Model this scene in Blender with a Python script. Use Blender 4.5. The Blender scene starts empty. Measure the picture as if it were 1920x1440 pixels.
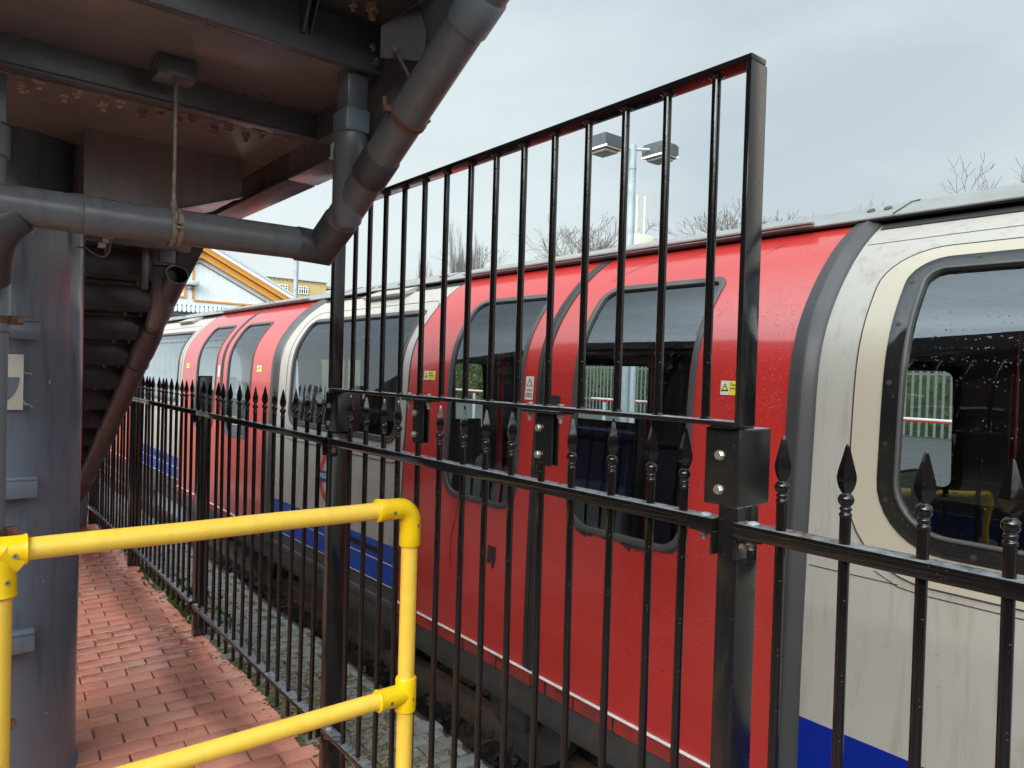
import bpy, bmesh, math, random
from mathutils import Vector, Matrix
R = math.radians
rnd = random.Random(7)
SC = bpy.context.scene
COL = SC.collection

# ------------------------------------------------------------------ camera, world, sun
cam_d = bpy.data.cameras.new("camera")
cam = bpy.data.objects.new("camera", cam_d); COL.objects.link(cam)
cam_d.sensor_width = 36.0
cam_d.lens = 1350 / 1920 * 36.0
cam_d.clip_start = 0.02; cam_d.clip_end = 600
yaw, pit, rol = R(38.9316), R(-0.9150), R(1.6979)
# world: x = towards the train, y = along the fence, z = up
f = Vector((math.sin(yaw)*math.cos(pit), math.cos(yaw)*math.cos(pit), math.sin(pit)))
r0 = Vector((math.cos(yaw), -math.sin(yaw), 0)); u0 = r0.cross(f)
rt = r0*math.cos(rol) + u0*math.sin(rol); up = -r0*math.sin(rol) + u0*math.cos(rol)
M = Matrix((rt, up, -f)).transposed().to_4x4(); M.translation = (0, 0, 1.6)
cam.matrix_world = M
SC.camera = cam
SC.view_settings.view_transform = 'Standard'; SC.view_settings.look = 'None'
SC.view_settings.exposure = 1.55; SC.view_settings.gamma = 1.0
SC.cycles.max_bounces = 10; SC.cycles.transparent_max_bounces = 24
SC.cycles.glossy_bounces = 4; SC.cycles.diffuse_bounces = 4
SC.cycles.caustics_reflective = False; SC.cycles.caustics_refractive = False

SUN_EL, SUN_ROT = R(29), R(112)
W = bpy.data.worlds.new("World"); SC.world = W; W.use_nodes = True
nt = W.node_tree; nt.nodes.clear()
def wn(t): return nt.nodes.new(t)
out = wn('ShaderNodeOutputWorld'); bg = wn('ShaderNodeBackground'); bg.inputs['Strength'].default_value = 0.1
sky = wn('ShaderNodeTexSky'); sky.sky_type = 'NISHITA'; sky.sun_disc = False
sky.sun_elevation = SUN_EL; sky.sun_rotation = SUN_ROT; sky.air_density = 1.5; sky.dust_density = 3
tc = wn('ShaderNodeTexCoord'); mp = wn('ShaderNodeMapping'); mp.inputs['Scale'].default_value = (1.0, 1.0, 2.6)
no = wn('ShaderNodeTexNoise'); no.inputs['Scale'].default_value = 1.6; no.inputs['Detail'].default_value = 6; no.inputs['Roughness'].default_value = 0.5
cr = wn('ShaderNodeValToRGB'); cr.color_ramp.elements[0].position = 0.36; cr.color_ramp.elements[0].color = (0.475, 0.565, 0.62, 1)
cr.color_ramp.elements[1].position = 0.64; cr.color_ramp.elements[1].color = (0.71, 0.80, 0.83, 1)
sx = wn('ShaderNodeSeparateXYZ')
hz = wn('ShaderNodeMapRange'); hz.inputs['From Min'].default_value = 0.0; hz.inputs['From Max'].default_value = 0.42
hz.inputs['To Min'].default_value = 0.75; hz.inputs['To Max'].default_value = 0.0
side = wn('ShaderNodeMapRange'); side.inputs['From Min'].default_value = 0.95; side.inputs['From Max'].default_value = 0.2
side.inputs['To Min'].default_value = 0.1; side.inputs['To Max'].default_value = 1.0
mu = wn('ShaderNodeMath'); mu.operation = 'MULTIPLY'
mh = wn('ShaderNodeMix'); mh.data_type = 'RGBA'
mh.inputs[7].default_value = (1.0, 1.08, 1.08, 1)
sc10 = wn('ShaderNodeVectorMath'); sc10.operation = 'SCALE'; sc10.inputs['Scale'].default_value = 10.0
mk = wn('ShaderNodeMix'); mk.data_type = 'RGBA'; mk.inputs[0].default_value = 0.94
L = nt.links.new
L(tc.outputs['Generated'], mp.inputs[0]); L(mp.outputs[0], no.inputs['Vector']); L(no.outputs['Fac'], cr.inputs[0])
L(tc.outputs['Generated'], sx.inputs[0]); L(sx.outputs['Z'], hz.inputs[0]); L(sx.outputs['X'], side.inputs[0])
L(hz.outputs[0], mu.inputs[0]); L(side.outputs[0], mu.inputs[1]); L(mu.outputs[0], mh.inputs[0])
zen = wn('ShaderNodeMapRange'); zen.interpolation_type = 'SMOOTHSTEP'
zen.inputs['From Min'].default_value = 0.46; zen.inputs['From Max'].default_value = 0.95; zen.inputs['To Min'].default_value = 3.45; zen.inputs['To Max'].default_value = 3.9
glow = wn('ShaderNodeVectorMath'); glow.operation = 'DOT_PRODUCT'; glow.inputs[1].default_value = tuple(Vector((-0.8, -0.35, 0.6)).normalized())
gl_r = wn('ShaderNodeMapRange'); gl_r.interpolation_type = 'SMOOTHSTEP'; gl_r.inputs['From Min'].default_value = 0.1; gl_r.inputs['From Max'].default_value = 0.9; gl_r.inputs['To Min'].default_value = 0.0; gl_r.inputs['To Max'].default_value = 18.0
zadd = wn('ShaderNodeMath'); zadd.operation = 'ADD'      # brighter patch of sky behind the viewer, added as fill light
L(tc.outputs['Generated'], glow.inputs[0]); L(glow.outputs['Value'], gl_r.inputs[0]); L(gl_r.outputs[0], zadd.inputs[1])
L(sx.outputs['Z'], zen.inputs[0]); L(zen.outputs[0], zadd.inputs[0]); L(zadd.outputs[0], sc10.inputs['Scale'])      # overcast: the zenith is about three times as bright as the horizon
L(cr.outputs[0], mh.inputs[6]); L(mh.outputs[2], sc10.inputs[0])
L(sky.outputs[0], mk.inputs[6]); L(sc10.outputs[0], mk.inputs[7]); L(mk.outputs[2], bg.inputs['Color']); L(bg.outputs[0], out.inputs[0])

sd = bpy.data.lights.new("sun", 'SUN'); sd.energy = 1.5; sd.angle = R(40); sd.color = (1.0, 0.97, 0.92)
so = bpy.data.objects.new("sun", sd); COL.objects.link(so)
# broad sun placed behind the viewer's left to fill the near side
sdir = Vector((-math.sin(SUN_ROT)*math.cos(SUN_EL), math.cos(SUN_ROT)*math.cos(SUN_EL), math.sin(SUN_EL)))
so.rotation_euler = sdir.to_track_quat('Z', 'Y').to_euler()

# ------------------------------------------------------------------ materials
def newmat(name):
    m = bpy.data.materials.new(name); m.use_nodes = True
    return m, m.node_tree, m.node_tree.nodes['Principled BSDF']
def mix_rgb(t, fac, a, b, mode='MIX'):
    n = t.nodes.new('ShaderNodeMix'); n.data_type = 'RGBA'; n.blend_type = mode
    for i, v in ((0, fac), (6, a), (7, b)):
        if isinstance(v, bpy.types.NodeSocket): t.links.new(v, n.inputs[i])
        elif i == 0: n.inputs[0].default_value = v
        else: n.inputs[i].default_value = (*v, 1)
    return n.outputs[2]
def tex(t, scale=(1, 1, 1), kind='Noise', sc=5.0, det=4.0, rough=0.55):
    c = t.nodes.new('ShaderNodeTexCoord'); m = t.nodes.new('ShaderNodeMapping'); m.inputs['Scale'].default_value = scale
    t.links.new(c.outputs['Object'], m.inputs[0])
    n = t.nodes.new('ShaderNodeTex' + kind); n.inputs['Scale'].default_value = sc
    if kind == 'Noise': n.inputs['Detail'].default_value = det; n.inputs['Roughness'].default_value = rough
    t.links.new(m.outputs[0], n.inputs['Vector'])
    return n
def ramp(t, src, a, b, lo=0.0, hi=1.0):
    n = t.nodes.new('ShaderNodeMapRange'); n.inputs['From Min'].default_value = a; n.inputs['From Max'].default_value = b
    n.inputs['To Min'].default_value = lo; n.inputs['To Max'].default_value = hi
    t.links.new(src, n.inputs[0]); return n.outputs[0]
def math_(t, op, a, b=None):
    n = t.nodes.new('ShaderNodeMath'); n.operation = op
    for i, v in ((0, a), (1, b)):
        if v is None: continue
        if isinstance(v, bpy.types.NodeSocket): t.links.new(v, n.inputs[i])
        else: n.inputs[i].default_value = v
    return n.outputs[0]
def drops(t, scale, dens, strength, prev=None, flat=(1, 1, 1), dist=0.003):
    """rain drops standing on a wet surface: one small dome per Voronoi cell that carries one"""
    v = tex(t, flat, 'Voronoi', scale)
    v.inputs['Randomness'].default_value = 1.0
    sep = t.nodes.new('ShaderNodeSeparateColor'); t.links.new(v.outputs['Color'], sep.inputs[0])
    has = math_(t, 'LESS_THAN', sep.outputs[0], dens)
    rad = ramp(t, sep.outputs[1], 0, 1, 0.10, 0.34)
    h = math_(t, 'SUBTRACT', rad, v.outputs['Distance']); h = math_(t, 'MAXIMUM', h, 0.0)
    h = math_(t, 'SQRT', h); h = math_(t, 'MULTIPLY', h, has)
    b = t.nodes.new('ShaderNodeBump'); b.inputs['Strength'].default_value = strength; b.inputs['Distance'].default_value = dist
    t.links.new(h, b.inputs['Height'])
    if prev is not None: t.links.new(prev, b.inputs['Normal'])
    return b.outputs[0]
def bump(t, src, strength, dist=0.01, prev=None):
    b = t.nodes.new('ShaderNodeBump'); b.inputs['Strength'].default_value = strength; b.inputs['Distance'].default_value = dist
    t.links.new(src, b.inputs['Height'])
    if prev is not None: t.links.new(prev, b.inputs['Normal'])
    return b.outputs[0]

def paint(name, c1, c2=None, rough=0.35, rough2=None, sc=3.0, stretch=(1, 1, 1), bumps=None, metallic=0.0, coat=0.0,
          drop=None, wet_sheen=None, rust=None, streak=None, spec=0.5, lo=0.35, hi=0.7):
    m, t, b = newmat(name)
    c2 = c2 or tuple(v*0.8 for v in c1)
    n = tex(t, stretch, 'Noise', sc, 6)
    col = mix_rgb(t, ramp(t, n.outputs['Fac'], lo, hi), c1, c2)
    if streak:
        s = tex(t, (6, 6, 0.7), 'Noise', 5, 5, 0.6)
        col = mix_rgb(t, ramp(t, s.outputs['Fac'], 0.52, 0.78, 0, streak[1]), col, streak[0])
    r_ = ramp(t, n.outputs['Fac'], 0.3, 0.7, rough, rough2 if rough2 is not None else rough*1.3)
    if rust:
        s = tex(t, (1, 1, 1), 'Noise', rust[2], 8, 0.65)
        fr = ramp(t, s.outputs['Fac'], rust[3], rust[3]+0.06)
        col = mix_rgb(t, fr, col, rust[0]); 
        r_ = math_(t, 'MAXIMUM', r_, math_(t, 'MULTIPLY', fr, rust[1]))
    if wet_sheen:                                            # wet upward faces: sky sheen on rain beads painted as pale colour
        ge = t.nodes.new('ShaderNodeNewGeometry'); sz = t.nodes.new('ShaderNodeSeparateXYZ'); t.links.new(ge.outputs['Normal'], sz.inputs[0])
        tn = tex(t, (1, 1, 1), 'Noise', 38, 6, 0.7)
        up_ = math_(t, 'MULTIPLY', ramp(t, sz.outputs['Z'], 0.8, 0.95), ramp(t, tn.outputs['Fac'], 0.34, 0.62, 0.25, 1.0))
        col = mix_rgb(t, math_(t, 'MULTIPLY', up_, wet_sheen), col, (0.42, 0.46, 0.48)); r_ = math_(t, 'MAXIMUM', r_, math_(t, 'MULTIPLY', up_, 0.5))
    t.links.new(col, b.inputs['Base Color'])
    t.links.new(r_, b.inputs['Roughness'])
    b.inputs['Metallic'].default_value = metallic
    b.inputs['Specular IOR Level'].default_value = spec
    if coat: b.inputs['Coat Weight'].default_value = coat; b.inputs['Coat Roughness'].default_value = 0.12
    nrm = None
    if bumps:
        bn = tex(t, (1, 1, 1), 'Noise', bumps[0], 4)
        nrm = bump(t, bn.outputs['Fac'], bumps[1], bumps[2] if len(bumps) > 2 else 0.004)
    if drop:
        nrm = drops(t, drop[0], drop[1], drop[2], nrm)
    if nrm is not None:
        t.links.new(nrm, b.inputs['Normal'])
        if coat: t.links.new(nrm, b.inputs['Coat Normal'])
    return m

MT = {}
MT['red'] = paint('red_train_paint', (0.445, 0.022, 0.018), (0.40, 0.021, 0.017), 0.35, 0.45, 1.2, bumps=(2.5, 0.12, 0.01), drop=(125, 0.6, 0.9), coat=1.0, streak=((0.30, 0.025, 0.025), 0.2))
MT['cream'] = paint('cream_train_paint', (0.36, 0.335, 0.30), (0.32, 0.295, 0.26), 0.3, 0.45, 1.5, bumps=(3, 0.10, 0.01), drop=(130, 0.35, 0.5), streak=((0.20, 0.155, 0.11), 0.6))
MT['cream_panel'] = paint('cream_window_panel', (0.40, 0.35, 0.272), (0.365, 0.318, 0.245), 0.35, 0.5, 1.5, bumps=(3, 0.08, 0.01), drop=(130, 0.25, 0.5), streak=((0.36, 0.28, 0.18), 0.35))
MT['blue'] = paint('blue_train_paint', (0.001, 0.014, 0.22), (0.001, 0.012, 0.18), 0.5, 0.6, 2, spec=0.2, bumps=(4, 0.08, 0.01))
MT['blue_far'] = paint('far_blue_train_paint', (0.004, 0.045, 0.30), (0.01, 0.06, 0.30), 0.25, 0.4, 4, bumps=(4, 0.1, 0.01))  # lighter blue for the far sections
MT['trim'] = paint('dark_grey_door_trim', (0.05, 0.047, 0.047), (0.036, 0.034, 0.035), 0.36, 0.5, 5, bumps=(60, 0.08), drop=(120, 0.18, 0.3))
MT['rubber'] = paint('black_rubber', (0.016, 0.015, 0.015), (0.03, 0.027, 0.025), 0.42, 0.6, 12, bumps=(80, 0.1))
MT['seal'] = paint('grey_rubber_seal', (0.06, 0.056, 0.054), (0.045, 0.042, 0.04), 0.4, 0.55, 10, bumps=(80, 0.1))
MT['frame_black'] = paint('black_window_frame', (0.009, 0.009, 0.011), (0.018, 0.016, 0.012), 0.08, 0.18, 7, drop=(110, 0.25, 0.6))
MT['alu'] = paint('wet_grey_roof_panel', (0.22, 0.22, 0.21), (0.17, 0.17, 0.165), 0.3, 0.45, 8, metallic=0.0, bumps=(30, 0.15), streak=((0.2, 0.19, 0.17), 0.4), drop=(80, 0.4, 0.4))
MT['alu_dark'] = paint('dark_gutter_and_shade', (0.03, 0.028, 0.028), None, 0.45, 0.6, 8)
MT['silver'] = paint('bright_door_sill', (0.75, 0.68, 0.64), (0.55, 0.45, 0.42), 0.3, 0.5, 18)
MT['sole'] = paint('dirty_sole_bar', (0.055, 0.053, 0.05), (0.035, 0.03, 0.027), 0.55, 0.75, 6, bumps=(25, 0.3, 0.01), rust=((0.075, 0.045, 0.03), 0.8, 7, 0.6))
MT['redlow'] = paint('scuffed_red_sill', (0.35, 0.03, 0.02), (0.14, 0.03, 0.025), 0.4, 0.6, 7)
MT['black_gloss'] = paint('wet_black_gloss_paint', (0.0055, 0.0048, 0.0048), (0.009, 0.006, 0.005), 0.08, 0.16, 5, bumps=(30, 0.10, 0.003), drop=(150, 0.16, 0.6), spec=0.5, wet_sheen=0.5, rust=((0.06, 0.022, 0.012), 0.6, 40, 0.70))
MT['black_satin'] = paint('black_satin_steel', (0.008, 0.0075, 0.0085), (0.014, 0.0105, 0.009), 0.10, 0.2, 6, bumps=(90, 0.06, 0.002), drop=(140, 0.3, 0.7), spec=0.5, wet_sheen=0.75)
MT['black_matt'] = paint('black_bracket_paint', (0.008, 0.008, 0.0088), (0.012, 0.0105, 0.010), 0.16, 0.28, 6, bumps=(180, 0.08, 0.002), drop=(150, 0.2, 0.6), wet_sheen=0.8)
MT['zinc'] = paint('zinc_plated_steel', (0.50, 0.475, 0.40), (0.38, 0.36, 0.31), 0.3, 0.45, 40, metallic=0.8, bumps=(220, 0.2, 0.001))
MT['galv'] = paint('galvanised_steel', (0.42, 0.47, 0.5), (0.34, 0.38, 0.41), 0.4, 0.6, 9, metallic=0.3)
MT['steel_grey'] = paint('blue_grey_column_paint', (0.14, 0.168, 0.215), (0.10, 0.122, 0.16), 0.12, 0.26, 2.2, stretch=(1, 1, 0.35), bumps=(38, 0.16, 0.004), rust=((0.42, 0.47, 0.5), 0.5, 17, 0.755), streak=((0.04, 0.045, 0.055), 0.6))
MT['steel_brown'] = paint('dark_bridge_steel', (0.135, 0.122, 0.127), (0.10, 0.086, 0.087), 0.16, 0.32, 2.5, bumps=(42, 0.2, 0.004), rust=((0.07, 0.032, 0.02), 0.7, 6, 0.66))
MT['soffit'] = paint('brown_landing_soffit', (0.25, 0.21, 0.21), (0.19, 0.155, 0.152), 0.16, 0.3, 2.2, bumps=(42, 0.2, 0.004), rust=((0.12, 0.06, 0.04), 0.7, 6, 0.68), streak=((0.14, 0.10, 0.095), 0.5))
MT['steel_dark'] = paint('dark_stair_steel', (0.072, 0.074, 0.086), (0.05, 0.049, 0.056), 0.2, 0.38, 3, bumps=(42, 0.2, 0.004), rust=((0.10, 0.05, 0.032), 0.7, 7, 0.70))
MT['steel_blue'] = paint('bridge_steel_grey', (0.135, 0.135, 0.152), (0.10, 0.092, 0.097), 0.18, 0.34, 3, bumps=(42, 0.22, 0.004), rust=((0.09, 0.045, 0.03), 0.7, 8, 0.68))
MT['pvc'] = paint('grey_plastic_pipe', (0.15, 0.148, 0.162), (0.122, 0.112, 0.116), 0.22, 0.4, 3.5, bumps=(12, 0.06, 0.004), streak=((0.03, 0.022, 0.02), 0.4))
MT['pvc_brown'] = paint('dirty_brown_pipe', (0.062, 0.060, 0.067), (0.048, 0.045, 0.050), 0.32, 0.5, 5, bumps=(12, 0.08, 0.004), streak=((0.034, 0.030, 0.031), 0.5))
MT['pvc_blue'] = paint('blue_grey_pipe', (0.17, 0.20, 0.235), (0.14, 0.165, 0.195), 0.3, 0.45, 3.5, bumps=(12, 0.06, 0.004))
MT['rustclamp'] = paint('rusty_clamp', (0.16, 0.06, 0.03), (0.09, 0.045, 0.035), 0.6, 0.8, 40, bumps=(120, 0.6, 0.002))
MT['rod'] = paint('dull_threaded_rod', (0.17, 0.145, 0.125), (0.10, 0.07, 0.055), 0.5, 0.7, 60, metallic=0.3)
MT['clamp_tan'] = paint('tan_corroded_clamp', (0.30, 0.25, 0.20), (0.20, 0.12, 0.08), 0.5, 0.7, 50, metallic=0.2, bumps=(150, 0.4, 0.002))
MT['rustbolt'] = paint('rusty_bolt', (0.40, 0.27, 0.20), (0.24, 0.14, 0.10), 0.7, 0.9, 90, bumps=(200, 0.7, 0.003))
MT['white_crust'] = paint('pale_rust_crust', (0.80, 0.60, 0.50), (0.5, 0.33, 0.25), 0.8, 0.9, 70, bumps=(200, 0.7, 0.003))
MT['yfit'] = paint('yellow_moulded_fitting', (0.90, 0.58, 0.004), (0.86, 0.53, 0.004), 0.24, 0.34, 9, bumps=(35, 0.08, 0.002), drop=(150, 0.06, 0.4), rust=((0.45, 0.28, 0.05), 0.6, 26, 0.72))
MT['ytube'] = paint('pale_yellow_tube', (0.93, 0.60, 0.075), (0.90, 0.55, 0.06), 0.3, 0.42, 30, stretch=(1, 1, 1), bumps=(160, 0.05, 0.001), drop=(120, 0.05, 0.5), rust=((0.50, 0.33, 0.09), 0.6, 22, 0.69), streak=((0.70, 0.44, 0.06), 0.5))
MT['screw'] = paint('steel_screw', (0.6, 0.6, 0.58), None, 0.3, 0.4, 60, metallic=0.9)
MT['scratch'] = paint('scratch_line', (0.26, 0.22, 0.18), None, 0.6, 0.7, 5)
MT['dark'] = paint('black_recess', (0.006, 0.006, 0.006), None, 0.6, 0.7, 5)
MT['cable'] = paint('grey_cable', (0.16, 0.15, 0.14), None, 0.5, 0.6, 9)
MT['white_pl'] = paint('off_white_plastic', (0.55, 0.53, 0.48), (0.42, 0.40, 0.36), 0.5, 0.6, 12)
MT['sign_cream'] = paint('cream_sign', (0.62, 0.60, 0.52), (0.58, 0.56, 0.48), 0.4, 0.5, 12)
MT['lab_white'] = paint('white_label', (0.62, 0.60, 0.55), None, 0.4, 0.5, 12)
MT['lab_yellow'] = paint('yellow_label', (0.70, 0.58, 0.03), None, 0.4, 0.5, 12)
MT['ink'] = paint('black_ink', (0.012, 0.012, 0.012), None, 0.5, 0.5, 12)
MT['roundel_red'] = paint('roundel_red', (0.47, 0.04, 0.03), None, 0.35, 0.4, 3)
MT['roundel_blue'] = paint('roundel_blue', (0.01, 0.035, 0.2), None, 0.35, 0.4, 3)
MT['white'] = paint('white_paint', (0.72, 0.72, 0.70), None, 0.4, 0.5, 5)
MT['floor_in'] = paint('train_floor', (0.06, 0.065, 0.07), None, 0.5, 0.6, 20)
MT['lining'] = paint('train_interior_panel', (0.50, 0.48, 0.42), (0.44, 0.42, 0.37), 0.4, 0.5, 3)
MT['lining_lo'] = paint('train_interior_dark_panel', (0.035, 0.035, 0.04), None, 0.4, 0.5, 3)
MT['seatblue'] = paint('blue_seat_fabric', (0.03, 0.08, 0.26), (0.06, 0.06, 0.16), 0.9, 0.9, 60)
MT['pole_red'] = paint('red_grab_pole', (0.5, 0.015, 0.02), None, 0.25, 0.3, 5)
MT['pole_yel'] = paint('yellow_grab_rail', (0.6, 0.38, 0.02), None, 0.3, 0.3, 5)
MT['poster'] = paint('white_poster', (0.6, 0.62, 0.62), None, 0.4, 0.4, 5)

def glass_mat(name, tint, extra_rough=0.0, drop=None):
    m, t, b = newmat(name); t.nodes.remove(b)
    o = t.nodes['Material Output']
    tr = t.nodes.new('ShaderNodeBsdfTransparent'); tr.inputs[0].default_value = (*tint, 1)
    gl = t.nodes.new('ShaderNodeBsdfGlossy'); gl.inputs['Roughness'].default_value = 0.015 + extra_rough
    gl.inputs[0].default_value = (0.86, 0.93, 1.0, 1)
    fr = t.nodes.new('ShaderNodeFresnel'); ge = t.nodes.new('ShaderNodeNewGeometry'); t.links.new(ramp(t, ge.outputs['Backfacing'], 0, 1, 1.85, 1/1.85), fr.inputs['IOR'])
    mx = t.nodes.new('ShaderNodeMixShader')
    nz = tex(t, (1, 1, 1), 'Noise', 1.8, 3)
    nrm = bump(t, nz.outputs['Fac'], 0.10, 0.02)
    if drop: nrm = drops(t, drop[0], drop[1], drop[2], nrm)
    t.links.new(nrm, gl.inputs['Normal']); t.links.new(nrm, fr.inputs['Normal'])
    t.links.new(fr.outputs[0], mx.inputs[0]); t.links.new(tr.outputs[0], mx.inputs[1]); t.links.new(gl.outputs[0], mx.inputs[2])
    t.links.new(mx.outputs[0], o.inputs['Surface'])
    return m
MT['glass'] = glass_mat('tinted_train_glass', (0.52, 0.56, 0.56), drop=(115, 0.4, 0.4))
MT['glass_far'] = glass_mat('plain_far_glass', (0.75, 0.78, 0.78))

# ------------------------------------------------------------------ mesh helper
class B:
    def __init__(s): s.m = bmesh.new()
    def _mark(s): return len(s.m.verts)
    def box(s, x0, x1, y0, y1, z0, z1, bev=0.0, rot=None, piv=None, seg=2):
        ret = bmesh.ops.create_cube(s.m, size=1.0); vs = ret['verts']
        for v in vs:
            v.co = Vector(((x0+x1)/2 + v.co.x*(x1-x0), (y0+y1)/2 + v.co.y*(y1-y0), (z0+z1)/2 + v.co.z*(z1-z0)))
        if bev > 0:
            es = list({e for v in vs for e in v.link_edges})
            r_ = bmesh.ops.bevel(s.m, geom=es, offset=bev, segments=seg, profile=0.5, affect='EDGES')
            vs = list({v for v in r_['verts']} | {v for fc in r_['faces'] for v in fc.verts})
        if rot is not None:
            p = Vector(piv) if piv is not None else Vector(((x0+x1)/2, (y0+y1)/2, (z0+z1)/2))
            for v in vs: v.co = p + rot @ (v.co - p)
        return vs
    def poly(s, pts):
        vs = [s.m.verts.new(p) for p in pts]; s.m.faces.new(vs); return vs
    def prism(s, pts, d):
        """pts: 3-d outline, extruded by vector d"""
        d = Vector(d); a = [s.m.verts.new(Vector(p)) for p in pts]; b = [s.m.verts.new(Vector(p)+d) for p in pts]
        n = len(pts); s.m.faces.new(a); s.m.faces.new(b[::-1])
        for i in range(n): s.m.faces.new((a[i], b[i], b[(i+1) % n], a[(i+1) % n]))
    def tube(s, pts, r, seg=16, caps=True, miter=False):
        pts = [Vector(p) for p in pts]; n = len(pts)
        rs = r if isinstance(r, (list, tuple)) else [r]*n
        rings = []; prev = None
        for i, p in enumerate(pts):
            if i == 0: t = pts[1]-p
            elif i == n-1: t = p-pts[i-1]
            else: t = (pts[i+1]-p).normalized() + (p-pts[i-1]).normalized()
            if t.length < 1e-9: t = prev[0] if prev else Vector((0, 0, 1))
            t.normalize()
            if prev is None:
                a = Vector((0, 0, 1)) if abs(t.z) < 0.9 else Vector((1, 0, 0))
                u = t.cross(a).normalized()
            else:
                u = prev[1] - t*prev[1].dot(t); u.normalize()
            w = t.cross(u); prev = (t, u)
            mv = None
            if miter and 0 < i < n-1:
                d0 = (p-pts[i-1]).normalized(); d1 = (pts[i+1]-p).normalized(); bi = d1-d0
                if bi.length > 0.05: mv = bi.normalized(); ms = 1/max(0.4, t.dot(d1))
            ring_ = []
            for k in range(seg):
                e_ = (u*math.cos(2*math.pi*k/seg) + w*math.sin(2*math.pi*k/seg))*rs[i]
                if mv is not None: e_ = e_ + mv*e_.dot(mv)*(ms-1)
                ring_.append(s.m.verts.new(p+e_))
            rings.append(ring_)
        for i in range(n-1):
            for k in range(seg):
                s.m.faces.new((rings[i][k], rings[i][(k+1) % seg], rings[i+1][(k+1) % seg], rings[i+1][k]))
        if caps: s.m.faces.new(rings[0][::-1]); s.m.faces.new(rings[-1])
        return rings
    def cyl(s, p0, p1, r, seg=16, r2=None): return s.tube([p0, p1], [r, r if r2 is None else r2], seg)
    def hexbolt(s, p, d, r, h):
        p = Vector(p); d = Vector(d).normalized(); s.tube([p, p+d*h*0.85, p+d*h], [r, r, r*0.86], 6)
    def lathe(s, prof, base=(0, 0, 0), seg=16):
        base = Vector(base); s.tube([base + Vector((0, 0, z)) for r, z in prof], [max(r, 0.0004) for r, z in prof], seg)
    def grid(s, pts):
        """pts: rows of points; None cells are holes"""
        vs = [[s.m.verts.new(p) if p is not None else None for p in row] for row in pts]
        for i in range(len(vs)-1):
            for j in range(len(vs[0])-1):
                q = (vs[i][j], vs[i][j+1], vs[i+1][j+1], vs[i+1][j])
                if all(q): s.m.faces.new(q)
    def build(s, name, mat, parent=None, angle=35, clean=True):
        bmesh.ops.recalc_face_normals(s.m, faces=s.m.faces) if clean else None
        off = Vector(parent['_loc']) if parent is not None and '_loc' in parent else Vector((0, 0, 0))
        if off.length > 0:
            for v in s.m.verts: v.co -= off
        me = bpy.data.meshes.new(name); s.m.to_mesh(me); s.m.free()
        me.materials.append(MT[mat] if isinstance(mat, str) else mat)
        me.polygons.foreach_set('use_smooth', [True]*len(me.polygons))
        me.set_sharp_from_angle(angle=R(angle))
        o = bpy.data.objects.new(name, me); COL.objects.link(o)
        if parent is not None:
            o.parent = parent
            if '_loc' in parent: o['_loc'] = parent['_loc']
        return o
def loose(b, name, mat, parent, angle=35):
    """build every loose piece of the mesh as an object of its own"""
    left = set(b.m.verts); outs = []
    while left:
        seed = left.pop(); isl = {seed}; st = [seed]
        while st:
            v = st.pop()
            for e in v.link_edges:
                w = e.other_vert(v)
                if w not in isl: isl.add(w); st.append(w)
        left -= isl; outs.append(isl)
    res = []
    for isl in outs:
        nb = B(); mp_ = {v: nb.m.verts.new(v.co) for v in isl}
        for fc in {f_ for v in isl for f_ in v.link_faces}: nb.m.faces.new([mp_[v] for v in fc.verts])
        res.append(nb.build(name, mat, parent, angle))
    b.m.free(); return res
def tag(o, label=None, cat=None, group=None, kind=None):
    if label: o['label'] = label
    if cat: o['category'] = cat
    if group: o['group'] = group
    if kind: o['kind'] = kind
    return o
def thing(name, label, cat, loc=(0, 0, 0), group=None):
    o = bpy.data.objects.new(name, None); COL.objects.link(o); o.location = loc; o.empty_display_size = 0.1
    o['_loc'] = tuple(loc); return tag(o, label, cat, group)
def text(name, s, size, mat, parent, at, xdir, ydir, align='CENTER', thick=0.0008, squeeze=1.0):
    cu = bpy.data.curves.new(name, 'FONT'); cu.body = s; cu.size = size; cu.align_x = align; cu.align_y = 'CENTER'; cu.extrude = thick
    cu.space_line = 0.9
    tmp = bpy.data.objects.new('tmp', cu); COL.objects.link(tmp)
    dg = bpy.context.evaluated_depsgraph_get(); me = bpy.data.meshes.new_from_object(tmp.evaluated_get(dg))
    bpy.data.objects.remove(tmp); bpy.data.curves.remove(cu)
    X = Vector(xdir).normalized(); Y = Vector(ydir).normalized(); Z = X.cross(Y)
    off = Vector(parent['_loc']) if parent is not None and '_loc' in parent else Vector((0, 0, 0))
    for v in me.vertices:
        c = v.co.copy(); v.co = Vector(at) - off + X*c.x*squeeze + Y*c.y + Z*c.z
    me.materials.clear(); me.materials.append(MT[mat]); me.name = name
    o = bpy.data.objects.new(name, me); COL.objects.link(o)
    if parent is not None:
        o.parent = parent
        if '_loc' in parent: o['_loc'] = parent['_loc']
    return o
def dup(o, parent=None, loc=None):
    c = o.copy(); COL.objects.link(c)
    if parent is not None: c.parent = parent
    if loc is not None: c.location = loc
    for ch in list(o.children): dup(ch, c)
    return c
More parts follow.
